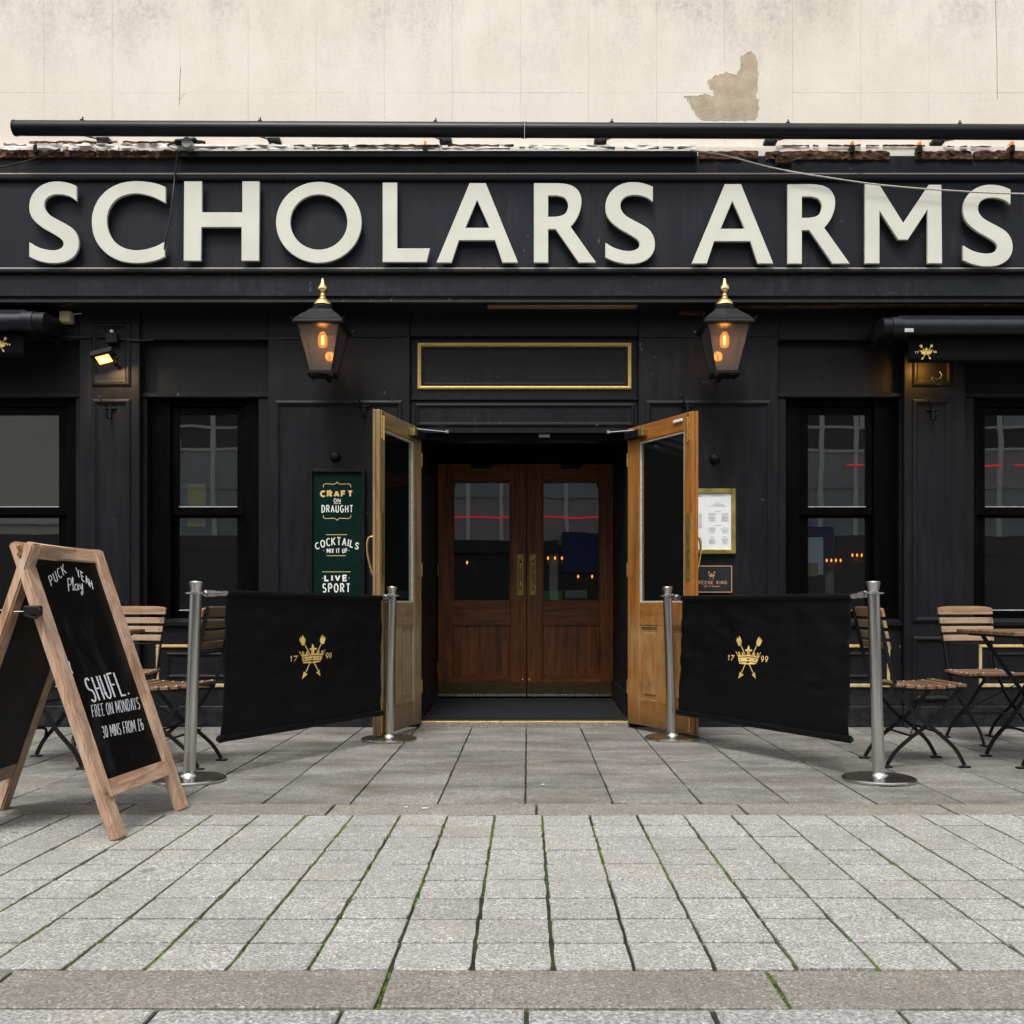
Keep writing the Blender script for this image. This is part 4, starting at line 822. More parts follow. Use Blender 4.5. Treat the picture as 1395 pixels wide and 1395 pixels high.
# ------------------------------------------------------------------ hanging lanterns
def lantern(cx, cy, label):
    root = thing('lantern', label, 'lantern', (cx, cy, 2.48), group='glazed lanterns either side of the entrance')
    def C(a, b, z): return [(cx - a, cy - a, z), (cx + a, cy - a, z), (cx + a, cy + a, z), (cx - a, cy + a, z)]
    def frust(stack):
        V = []; Fc = []
        for a, z in stack: V += C(a, a, z)
        for i in range(len(stack) - 1):
            for k in range(4): Fc.append((4 * i + k, 4 * i + (k + 1) % 4, 4 * i + 4 + (k + 1) % 4, 4 * i + 4 + k))
        Fc += [(3, 2, 1, 0), tuple(range(len(V) - 4, len(V)))]
        return MB().add(V, Fc)
    ze, zb = 2.815, 2.482
    frust([(.148, ze - .004), (.172, ze), (.176, ze + .012), (.170, ze + .020), (.162, ze + .022), (.160, ze + .040), (.150, ze + .046), (.132, ze + .066), (.100, ze + .094), (.082, ze + .112), (.074, ze + .122)]).build('roof', 'lamp_metal', root)
    MB().lathe([(.072, 0), (.074, .03), (.066, .036), (.060, .05)], (cx, cy, ze + .118), 24).build('collar', 'lamp_metal', root, smooth=40)
    MB().lathe([(.066, 0), (.066, .006), (.060, .020), (.045, .038), (.026, .048), (.022, .056), (.026, .062), (.017, .072), (.015, .084), (.024, .092), (.034, .104), (.036, .118), (.030, .134), (.018, .152), (.012, .17), (.009, .184), (.003, .192)], (cx, cy, ze + .165), 28).build('finial', 'brass_polished', root, smooth=60)
    at_, ab = .146, .080; zt = ze - .006; zp = zb + .028
    b = MB()
    for k in range(4):
        t_, u_ = C(at_, at_, zt)[k], C(ab, ab, zp)[k]; b.obar(u_, t_, .013, .013, (1, 0, 0))
    b.build('corner_bar', 'lamp_metal', root)
    for k in range(4):
        T_, B_ = C(at_ - .003, 0, zt), C(ab - .003, 0, zp); a_, c_, d_, e_ = Vector(B_[k]), Vector(B_[(k + 1) % 4]), Vector(T_[(k + 1) % 4]), Vector(T_[k])
        n = (c_ - a_).cross(e_ - a_).normalized() * .003
        MB().add([a_, c_, d_, e_, a_ + n, c_ + n, d_ + n, e_ + n], [(0, 1, 2, 3), (7, 6, 5, 4), (0, 4, 5, 1), (1, 5, 6, 2), (2, 6, 7, 3), (3, 7, 4, 0)]).build('glass_pane', 'lantern_glass', root)
    b = MB()
    for k in range(4): b.obar(C(.086, 0, zp - .012)[k], C(.086, 0, zp - .012)[(k + 1) % 4], .018, .026, (0, 0, 1)); p = C(.086, 0, zb)[k]; b.tube([(p[0], p[1], zb + .02), (p[0], p[1], zb - .012)], [.008, .004], 6)
    b.lathe([(.07, 0), (.07, .004), (.05, .008)], (cx, cy, zb + .004), 20).build('base_ring', 'lamp_metal', root)
    for k in range(4):
        p = C(.172, 0, ze + .02)[k]; sx, sy = (1 if p[0] > cx else -1), (1 if p[1] > cy else -1)
        MB().tube([p, (p[0] + .012 * sx, p[1] + .012 * sy, p[2] + .022)], [.007, .003], 6).build('corner_spike', 'lamp_metal', root)
    zl = 2.742
    MB().lathe([(.014, .05), (.014, .075)], (cx, cy, zl), 12).build('lamp_holder', 'brass_aged', root)
    MB().lathe([(.006, -.058), (.024, -.052), (.033, -.03), (.033, .015), (.024, .04), (.013, .056)], (cx, cy, zl), 16).build('bulb', 'bulb_glass', root, smooth=60)
    MB().lathe([(.004, -.036), (.009, -.03), (.010, 0), (.009, .022), (.004, .03)], (cx, cy, zl), 10).build('filament', 'filament', root, smooth=60)
    L = bpy.data.lights.new('lantern_light', 'POINT'); L.energy = 3.0; L.color = (1, .45, .12); L.shadow_soft_size = .034; lo = bpy.data.objects.new('lantern_light', L); COL.objects.link(lo); lo.parent = root; lo.location = (0, 0, zl - 2.48)
    b = MB(); b.obar((cx, cy + .16, ze + .01), (cx, 7.255, ze + .01), .03, .03, (1, 0, 0)); b.tube(catmull([(cx, cy + .13, zb + .02), (cx, 7.16, zb + .03), (cx, 7.2, zb + .12), (cx, 7.245, zb + .2)], 6), .011, 8); b.box(cx - .04, cx + .04, 7.235, 7.256, zb + .12, ze + .1, .004); b.build('wall_bracket', 'iron', root)
lantern(-1.424, 6.89, 'lit black lantern with brass finial above the green sign'); lantern(1.376, 6.89, 'lit black lantern with brass finial above the menu case')

# ------------------------------------------------------------------ floodlights
fl = thing('floodlight', 'small black floodlight shining on the pilaster beside the left awning', 'floodlight', tuple(at(143, 488, 7.12)))
q = at(142, 487, 7.10)
def plate(c, hx, hy, tilt, th):
    m_ = Matrix.Translation(c) @ Matrix.Rotation(R(-14), 4, 'Y') @ Matrix.Rotation(R(tilt), 4, 'X'); return lambda u, v, w_: m_ @ Vector((u * hx, v * hy, w_ * th))
def pl_box(f, z0, z1, s_=1.0): return MB().add([f(u * s_, v * s_, z) for z in (z0, z1) for u, v in ((-1, -1), (1, -1), (1, 1), (-1, 1))], [(3, 2, 1, 0), (4, 5, 6, 7), (0, 1, 5, 4), (1, 2, 6, 5), (2, 3, 7, 6), (3, 0, 4, 7)])
f_ = plate(q, .078, .055, -35, .03)
pl_box(f_, -.6, 1).build('housing', 'frame_black', fl); pl_box(f_, -.75, -.62, .62).build('lamp_face', 'flood_glow', fl); pl_box(f_, -.9, -.76, .26).build('lamp_core', 'flood_core', fl)
b = MB(); b.obar(q + Vector((.03, .03, 0)), (q.x + .06, 7.236, q.z - .05), .02, .012, (1, 0, 0)); b.obar(q + Vector((.075, 0, 0)), q + Vector((.11, .0, .005)), .01, .01); b.build('bracket', 'iron', fl)
L = bpy.data.lights.new('floodlight_beam', 'AREA'); L.shape = 'RECTANGLE'; L.size = .08; L.size_y = .05; L.energy = 2.0; L.color = (1, .62, .28); lo = bpy.data.objects.new('floodlight_beam', L); COL.objects.link(lo); lo.parent = fl
lo.location = Vector(f_(0, 0, -1.1)) - Vector(at(143, 488, 7.12)); lo.rotation_euler = (R(28), R(-14), 0)
fl2 = thing('floodlight', 'floodlight half hidden behind the right awning valance, lighting the pilaster', 'floodlight', tuple(at(1266, 500, 7.06)))
q = at(1266, 484, 7.08); f_ = plate(q, .07, .05, 14, .03); pl_box(f_, -.6, 1).build('housing', 'frame_black', fl2); pl_box(f_, -.75, -.62, .8).build('lamp_face', 'flood_glow', fl2); b = MB(); b.obar(q + Vector((0, .03, .01)), (q.x, 7.236, q.z + .03), .02, .012, (1, 0, 0)); b.build('bracket', 'iron', fl2)
L = bpy.data.lights.new('floodlight_beam', 'AREA'); L.shape = 'RECTANGLE'; L.size = .08; L.size_y = .05; L.energy = 1.2; L.color = (1, .46, .07); lo = bpy.data.objects.new('floodlight_beam', L); COL.objects.link(lo); lo.parent = fl2; lo.location = q - Vector(at(1266, 500, 7.06)) + Vector((0, .01, -.04)); lo.rotation_euler = (R(38), 0, 0)
MB().tube(catmull([at(1280, 506, 7.17), at(1283, 512, 7.15), at(1278, 517, 7.15), at(1270, 514, 7.16), at(1271, 519, 7.15), at(1278, 525, 7.15), at(1284, 520, 7.17)], 5), .005, 6).build('cable_loop', 'cable_black', fl2)

# ------------------------------------------------------------------ awnings
def awning(pa, pb, pcap, s, label, cx, tube_q, val, cq):
    """folded cassette awning; s = side of the visible end cap (+1: cap on its right)"""
    Y = 6.99; root = thing('awning', label, 'awning', ((fx(pa, Y) + fx(pb, Y)) / 2, 7.25, fz(440, Y)), group='folded awnings over the outer windows')
    x0, x1 = fx(pa, Y), fx(pb, Y); zt, zb = fz(tube_q[0], Y), fz(tube_q[1], Y); zm = (zt + zb) / 2; h = (zt - zb) / 2
    prof = [(Y + h * .95 * math.cos(a), zm + h * math.sin(a)) for a in [R(x) for x in range(90, 271, 20)]] + [(7.14, zb + .01), (7.14, zt)]
    MB().prism(prof, lambda p: (x0, p[0], p[1]), lambda p: (x1, p[0], p[1])).build('front_bar', 'awning_metal', root, smooth=35)
    MB().box(x0, x1, 7.02, 7.245, zt + .004, zt + .030, .004).build('cover', 'awning_metal', root)
    xe = fx(pcap, Y); a, c = (x1, xe) if s > 0 else (xe, x0); n = abs(c - a)
    u0, u1 = (a, a + n * .5) if s > 0 else (c - n * .5, c)
    hh = h * 1.13
    def ring(xa, xb, k): return MB().prism([(Y + hh * k * .95 * math.cos(R(x)), zm + hh * k * math.sin(R(x))) for x in range(80, 281, 20)] + [(7.2, zm - hh * k * .9), (7.2, zm + hh * k)], lambda p: (xa, p[0], p[1]), lambda p: (xb, p[0], p[1]))
    ring(min(u0, u1), max(u0, u1), 1.0).build('collar', 'awning_metal', root, smooth=35)
    w0, w1 = (max(u0, u1) + .002, c) if s > 0 else (a, min(u0, u1) - .002); ring(w0, w1, .92).build('end_cap', 'lamp_metal', root, smooth=35)
    xb = (w0 + w1) / 2; MB().obar((xb, 7.1, zm - hh * .8), (xb + .03 * s, 7.24, zm - hh * 1.35), .02, .03, (1, 0, 0)).build('arm', 'iron', root)
    # valance hanging below, slightly rippled
    vp0, vp1, q0, q1 = val; Yv = 7.015; V = []; n = 60; xs0, xs1 = fx(vp0, Yv), fx(vp1, Yv); Z0, Z1 = fz(q1, Yv), zb + .012
    for i in range(n + 1):
        for k in range(5):
            t_ = k / 4; xx = xs0 + (xs1 - xs0) * i / n; V.append((xx, Yv + .012 * noise.noise(Vector((xx * 3, t_ * 1.2, 4))) * t_, Z1 + (Z0 - Z1) * t_ + (.006 * noise.noise(Vector((xx * 2.2, 0, 8))) if k == 4 else 0)))
    o = MB().add(V, [(i * 5 + k, (i + 1) * 5 + k, (i + 1) * 5 + k + 1, i * 5 + k + 1) for i in range(n) for k in range(4)]).build('valance', 'awning_cloth', root, smooth=60); md = o.modifiers.new('thick', 'SOLIDIFY'); md.thickness = .003
    ec = at(cx, cq, Yv); cr = crest(lambda u, v, k: (ec.x + u, Yv - .010 - .0006 * k, ec.z + v), .44); c_ = cr.build('crest', 'letter_gold', root); c_['label'] = 'small gold crown and arrows crest with the year 1799'
    return root
awning(-150, 33, 64, 1, 'folded black awning cut off at the left edge, crest on its valance', 1, (426, 451), (-140, 32.5, 459, 487), 470)
aw = awning(1226, 1560, 1201, -1, 'folded black awning over the far right window, crest on its valance', 1261, (434, 457.5), (1237, 1560, 464, 494), 480)
MB().box(fx(1233, 6.93), fx(1245, 6.93), 6.934, 6.95, fz(452, 6.93), fz(447, 6.93), .001).build('maker_plate', 'zinc', aw)

# ------------------------------------------------------------------ signs on the piers
YS = 7.20
sg = thing('sign_board', 'tall green sign in a black frame advertising craft beer, cocktails and sport', 'sign', tuple(at(459, 860, 7.25)))
x0, x1, z0, z1 = fx(420.6, YS), fx(497, YS), fz(862, YS), fz(638.5, YS); w_ = .026
for a in ((x0, x0 + w_, z0, z1), (x1 - w_, x1, z0, z1), (x0 + w_, x1 - w_, z0, z0 + w_), (x0 + w_, x1 - w_, z1 - w_, z1)): MB().box(a[0], a[1], YS, 7.2505, a[2], a[3], .004).build('frame', 'frame_black', sg)
MB().box(x0 + w_ - .002, x1 - w_ + .002, YS + .022, YS + .040, z0 + w_ - .002, z1 - w_ + .002).build('panel', 'sign_green', sg)
YP = YS + .0215
def pxprint(): return Print(lambda u, v, k: at(u, v, YP - .0005 * k))
class Line:
    """each call prints one line of lettering as a part of its own"""
    def __init__(s, m): s.m = m
    def text(s, *a, **k): P_ = pxprint(); P_.text(*a, **k); P_.build('lettering', s.m, sg)
    def stroke(s, *a, n='rule'): P_ = pxprint(); P_.stroke(*a); P_.build(n, s.m, sg)
W_, G_ = Line('letter_white'), Line('letter_gold')
def tx2(P, t_, a, c, top, bot, wd, gap=.24, bend=None):
    P.text(t_, 0, 1, 0, 1, wd, gap, lambda u, v: (bend(u, v) if bend else (a + wd / 2 + (c - a - wd) * u, bot - wd / 2 + (top - bot + wd) * v)))
tx2(G_, 'CRAFT', 436, 481, 668, 677.4, 2.5, .36); tx2(W_, 'ON', 454.5, 464, 679, 684.8, .85, .3); W_.stroke([(454.5, 686.3), (464.5, 685.8)], .5)
tx2(W_, 'DRAUGHT', 438, 481, 688, 698.4, 1.25, .36)
for yb, s_ in ((664, -1), (701.5, 1)):
    G_.stroke([(440.3, yb), (440.6, yb + 3.5 * s_), (443, yb + 5 * s_), (454, yb + 4.4 * s_), (457, yb + 5 * s_), (459.2, yb + 7.3 * s_), (461.4, yb + 5 * s_), (464, yb + 4.4 * s_), (475, yb + 5 * s_), (477.6, yb + 3.5 * s_), (478, yb)], .8, n='scroll')
def bend(u, v):
    a = (u - .5) * 2; x = 459.2 + a * 29; return (x + a * 2.2 * v - a * 1.0, 742.3 + 6.2 * a * a - 10 * v + 2.6 * a * a * v)
tx2(W_, 'COCKTAILS', 0, 0, 0, 0, 1.45, .32, bend); tx2(W_, 'MIX IT UP', 445, 473, 747, 753.6, .95, .36)
for a, c, y in ((444, 472.7, 728.4), (445, 471, 757), (439, 477.5, 779), (439, 477, 810.7)): G_.stroke([(a, y), (c, y)], .75)
for a, y, P in ((441, 750, G_), (475.5, 750, G_), (439.6, 787.6, W_), (475.6, 787.6, W_)): P.stroke([(a - .5, y), (a + .6, y)], .9, n='dot')
tx2(W_, 'LIVE', 441.7, 473.4, 783, 792, 2.2, .42); tx2(W_, 'SPORT', 439, 477.3, 794.6, 807.4, 1.7, .42)

mc = thing('menu_case', 'brass framed menu case with white menu behind the orange door', 'menu', tuple(at(972, 754, 7.25)))
x0, x1, z0, z1 = fx(941, 7.215), fx(1002.8, 7.215), fz(754.4, 7.215), fz(665.4, 7.215); w_ = .034
for a in ((x0, x0 + w_, z0, z1), (x1 - w_, x1, z0, z1), (x0 + w_, x1 - w_, z0, z0 + w_), (x0 + w_, x1 - w_, z1 - w_, z1)): MB().box(a[0], a[1], 7.215, 7.2505, a[2], a[3], .006).build('frame', 'brass_frame', mc)
MB().box(x0 + w_ - .002, x1 - w_ + .002, 7.23, 7.245, z0 + w_ - .002, z1 - w_ + .002).build('menu_sheet', 'menu_paper', mc)
P = Print(lambda u, v, k: at(u, v, 7.2296 - .0003 * k))
def lines(cx, y, n, wdt, dy=1.7):
    for i in range(n): a = wdt * random.uniform(.6, 1); P.stroke([(cx - a / 2, y + i * dy), (cx + a / 2, y + i * dy)], .5)
for cx in (978,): lines(cx, 673, 1, 17); lines(cx, 675.6, 1, 22); lines(cx, 685, 1, 8); lines(cx, 687.5, 2, 26); lines(cx, 696.5, 1, 12)
for cx in (970, 987.5):
    lines(cx, 699.5, 7, 11.5); lines(cx, 719, 5, 11.5); lines(cx, 731, 1, 6); lines(cx, 734, 5, 10)
lines(954, 676, 1, 5); lines(954, 700, 12, 5); lines(954, 733, 4, 5); lines(978, 715.6, 1, 14)
tag(P.build('menu_print', 'menu_ink', mc), kind='stuff')
pq = thing('plaque', 'black plaque with copper border and brewery lettering under the menu case', 'plaque', tuple(at(969, 807, 7.25)))
x0, x1, z0, z1 = fx(941.5, 7.225), fx(997.4, 7.225), fz(807.3, 7.225), fz(770.7, 7.225)
MB().box(x0, x1, 7.228, 7.2505, z0, z1, .002).build('plate', 'plaque_black', pq)
w_ = .006
for a in ((x0, x0 + w_, z0, z1), (x1 - w_, x1, z0, z1), (x0 + w_, x1 - w_, z0, z0 + w_), (x0 + w_, x1 - w_, z1 - w_, z1)): MB().box(a[0], a[1], 7.224, 7.230, a[2], a[3], .001).build('border', 'letter_copper', pq)
q = at(969.5, 784, 7.2265); c_ = crest(lambda u, v, k: (q.x + u, 7.2268 - .0003 * k, q.z + v), .235, False).build('crest', 'letter_copper', pq)
P = Print(lambda u, v, k: at(u, v, 7.2268 - .0003 * k)); tx2(P, 'GREENE KING', 947, 990.5, 791, 796, .75, .36); P.build('lettering', 'letter_copper', pq); P = Print(P.fn); tx2(P, 'BURY ST EDMUNDS', 959, 981, 797.8, 799.8, .35, .32); P.build('lettering', 'letter_copper', pq)

# ------------------------------------------------------------------ chalkboard
N0, N1, T0, T1 = Vector((-1.554, 3.753, 0)), Vector((-1.491, 4.376, 0)), Vector((-1.916, 3.75, 1.145)), Vector((-1.899, 4.376, 1.136))
ab = thing('chalkboard', 'wooden A-frame chalkboard with white chalk writing standing on the paving', 'chalkboard', ((N0.x + N1.x) / 2 - .35, (N0.y + N1.y) / 2, 0))
def leaf(A0, A1, B0, B1, front):
    """frame leaf: feet A0 A1, tops B0 B1"""
    u = (A1 - A0).normalized(); W = (A1 - A0).length; v = ((B0 - A0) + (B1 - A1)).normalized(); Hh = ((B0 - A0).length + (B1 - A1).length) / 2; n = u.cross(v).normalized()
    if not front: n = -n
    def P3(a, b, c): return A0 + u * a + v * b + n * c
    def bar(name, a0, a1, b0, b1, c0, c1, m, ch=.004):
        bm = bmesh.new(); bmesh.ops.create_cube(bm, size=1)
        for p in bm.verts: p.co = Vector((a0 + (p.co.x + .5) * (a1 - a0), b0 + (p.co.y + .5) * (b1 - b0), c0 + (p.co.z + .5) * (c1 - c0)))
        if ch: bmesh.ops.bevel(bm, geom=bm.edges[:], offset=ch, segments=2, affect='EDGES')
        for p in bm.verts: p.co = P3(*p.co)
        return MB().bm(bm).build(name, m, ab)
    T = .036; sw = .08
    bar('stile', 0, sw, .003, Hh, -T, 0, 'pine_z', .007); bar('stile', W - sw, W, .003, Hh, -T, 0, 'pine_z', .007)
    bar('top_rail', sw - .001, W - sw + .001, Hh - .062, Hh - .001, -T + .003, -.003, 'pine_y'); bar('bottom_rail', sw - .001, W - sw + .001, .165, .235, -T + .003, -.003, 'pine_y')
    bar('panel', sw - .004, W - sw + .004, .231, Hh - .058, -.032, -.014, 'board_black', 0)
    return P3, n, W, Hh
P3, n_, W, Hh = leaf(N0, N1, T0, T1, True)
off = Vector((-.012, 0, 0))
B0_, B1_ = T0 + off, T1 + off; M0 = N0.copy(); M0.x = 2 * T0.x - N0.x - .02; M1 = N1.copy(); M1.x = 2 * T1.x - N1.x - .02
leaf(M0, M1, B0_, B1_, False)
def px_board(u, v, k): q_ = ray_plane(u / 3.0323, 700 + v / 3.0323, P3(0, 0, -.0125), n_); return q_ + n_ * (.0004 * k)
def tq(t_, BL, BR, TL, wd, gap=.24):
    P = Print(px_board); P.text(t_, 0, 1, 0, 1, wd, gap, lambda u, v: (BL[0] + (BR[0] - BL[0]) * u + (TL[0] - BL[0]) * v, BL[1] + (BR[1] - BL[1]) * u + (TL[1] - BL[1]) * v)); P.build('chalk_writing', 'chalk', ab)
tq('PUCK', (213, 298), (272, 246), (200, 260), 3.6, .34); tq('YEAH', (320, 258), (384, 312), (313, 222), 3.6, .3)
tq('Play', (284, 320), (342, 312), (279, 268), 3.2, .1)
tq('SHUFL.', (380, 777), (532, 745), (346, 682), 6.5, .26); tq('FREE ON MONDAYS', (384, 840), (578, 806), (376, 792), 2.6, .26); tq('30 MINS FROM £6', (428, 926), (592, 892), (420, 879), 2.6, .26)
P = Print(px_board)
P.stroke([(283, 610), (290, 640), (300, 660)], 7); P.build('chalk_smear', 'chalk', ab)
for A, v in ((P3(.04, Hh - .03, .002), 0), (P3(.04, Hh - .055, .002), 0), (P3(.03, .19, .002), 0), (P3(.055, .165, .002), 0)):
    MB().lathe([(.008, -.004), (.008, .002), (.004, .004)], tuple(A), 10).build('screw', 'brass_aged', ab)
q = P3(.0, .93, -.02); b = MB(); b.box(q.x - .03, q.x + .035, q.y - .03, q.y + .0, q.z - .02, q.z + .02, .006); b.tube(catmull([(q.x + .02, q.y - .02, q.z + .015), (q.x + .04, q.y - .035, q.z), (q.x + .02, q.y - .03, q.z - .025), (q.x - .02, q.y - .03, q.z - .015)], 5), .006, 6); b.build('latch', 'iron', ab)
MB().tube([(q.x - .02, q.y - .012, q.z - .002), (2 * T0.x - q.x + .02, q.y - .012, q.z - .003)], .002, 5).build('stay_wire', 'zinc', ab)
for d_ in (.0, .026): MB().tube([(T0.x - .01, T0.y - .004, T0.z - .03 - d_), (T0.x - .01, T0.y + .01, T0.z - .03 - d_)], .008, 10).build('hinge_bolt', 'brass', ab)

# ------------------------------------------------------------------ barrier posts and banners
def stanchion(px, Y, lean, label):
    x = fx(px, Y); root = thing('barrier_post', label, 'barrier post', (x, Y, 0), group='steel barrier posts')
    tp = (lean, 0)
    MB().lathe([(.176, 0), (.183, .003), (.184, .012), (.176, .018), (.10, .024), (.050, .027)], (x, Y, 0), 48).build('base', 'steel', root, smooth=30)
    MB().lathe([(.046, .022), (.046, .028), (.036, .040), (.031, .042)], (x, Y, 0), 24).build('collar', 'chrome_rough', root, smooth=40)
    MB().lathe([(.0305, .03), (.0305, .955)], (x, Y, 0), 24, tp).build('pole', 'steel', root, smooth=40)
    MB().lathe([(.030, .950), (.052, .953), (.052, .959), (.028, .962)], (x, Y, 0), 24, tp).build('flange', 'chrome_rough', root, smooth=30)
    MB().lathe([(.026, .960), (.027, .965), (.036, 1.006), (.037, 1.012), (.034, 1.016), (.006, 1.019)], (x, Y, 0), 24, tp).build('cap', 'steel', root, smooth=30)
    return Vector((x + lean * .957, Y, .957))
s1 = stanchion(257.5, 5.04, .037, 'steel barrier post beside the chalkboard, left end of the barriers'); s2 = stanchion(530, 6.54, .022, 'steel barrier post in front of the weathered door leaf')
s3 = stanchion(916, 6.60, -.034, 'steel barrier post in front of the orange door leaf'); s4 = stanchion(1197.5, 5.05, -.030, 'steel barrier post beside the slatted chairs, right end of the barriers')
def banner(A, B, t0, t1, ztop0, ztop1, zb, db0, db1, ep, label, seed):
    """cloth between posts A (left in the photo) and B; t0,t1 ends along the line; db: sideways drift of the lower corners"""
    dv = B - A; dv.z = 0; L = dv.length; dv.normalize(); n = Vector((dv.y, -dv.x, 0))
    if n.y > 0: n = -n
    root = thing('barrier_banner', label, 'banner', tuple((A + B) / 2 - Vector((0, 0, .957))), group='black crest banners of the barriers')
    base = Vector((A.x, A.y, 0))
    def surf(s, t, o=0):
        along = (t0 + (t1 - t0) * s) * L + (db0 * (1 - s) + db1 * s) * t; z = (ztop0 + (ztop1 - ztop0) * s) * (1 - t) + zb * t
        w_ = .014 * noise.noise(Vector((s * 3.1, t * 1.6, seed))) + .009 * noise.noise(Vector((s * 5 + t * 5, t * 7 - s * 3, seed + 5))) + .0045 * (1 - abs(noise.noise(Vector((s * 6 - t * 5, t * 9 + s * 4, seed + 9)))) * 2) + .002 * noise.noise(Vector((s * 23, t * 17, seed + 3)))
        w_ *= min(1, t * 6) * min(1, (1 - t) * 8)
        return base + dv * along + n * (w_ + o) + Vector((0, 0, z))
    NX, NY = 90, 50; V = [surf(i / NX, j / NY) for i in range(NX + 1) for j in range(NY + 1)]
    o = MB().add(V, [(i * (NY + 1) + j, (i + 1) * (NY + 1) + j, (i + 1) * (NY + 1) + j + 1, i * (NY + 1) + j + 1) for i in range(NX) for j in range(NY)]).build('cloth', 'cloth_black', root, smooth=60, fix=False)
    md = o.modifiers.new('thick', 'SOLIDIFY'); md.thickness = .0025; md.offset = 0
    MB().tube([surf(0, 0), surf(1, 0)], .019, 14).build('top_sleeve', 'cloth_black', root, smooth=50)
    MB().tube([surf(-.006, 1), surf(1.006, 1)], .020, 14).build('bottom_sleeve', 'cloth_black', root, smooth=50)
    for s in (0, 1): MB().tube([surf(-.014 if s == 0 else 1.014, 1), surf(-.004 if s == 0 else 1.004, 1)], .013, 10).build('rail_end', 'chrome_rough' if s == (0 if seed > 3 else 1) else 'iron', root, smooth=50)
    for e_, Q in ((0, A), (1, B)):
        p = surf(e_, 0); q_ = Q + (p - Q).normalized() * .030; q_.z = Q.z - .002; mid = p.lerp(q_, .5)
        MB().tube([p, p.lerp(q_, .45), p.lerp(q_, .46), p.lerp(q_, .8), p.lerp(q_, .81), q_], [.014, .014, .018, .018, .010, .010], 12).build('clip', 'chrome_rough', root, smooth=40)
    nn = n; p0 = base + dv * ((t0 + t1) / 2 * L); c0 = ray_plane(ep[0], ep[1], p0, nn)
    s0 = ((c0 - base).dot(dv) / L - t0) / (t1 - t0); tt0 = (ztop0 + (ztop1 - ztop0) * s0 - c0.z) / (ztop0 - zb); LL = (t1 - t0) * L; HH = ztop0 - zb
    cr = crest(lambda u, v, k: surf(s0 + u / LL, tt0 - v / HH, .0035 + .0004 * k), 1.0); c_ = cr.build('crest', 'letter_gold', root); c_['label'] = 'gold crown and crossed arrows crest with the year 1799'
banner(s1, s2, .125, .926, .957, .938, .193, -.045, 0, (424.5, 895), 'black banner with gold crest on the barrier left of the entrance', 2.3)
banner(s3, s4, .095, .918, .936, .940, .190, -.045, -.02, (1022.5, 896), 'black banner with gold crest on the barrier right of the entrance', 7.9)

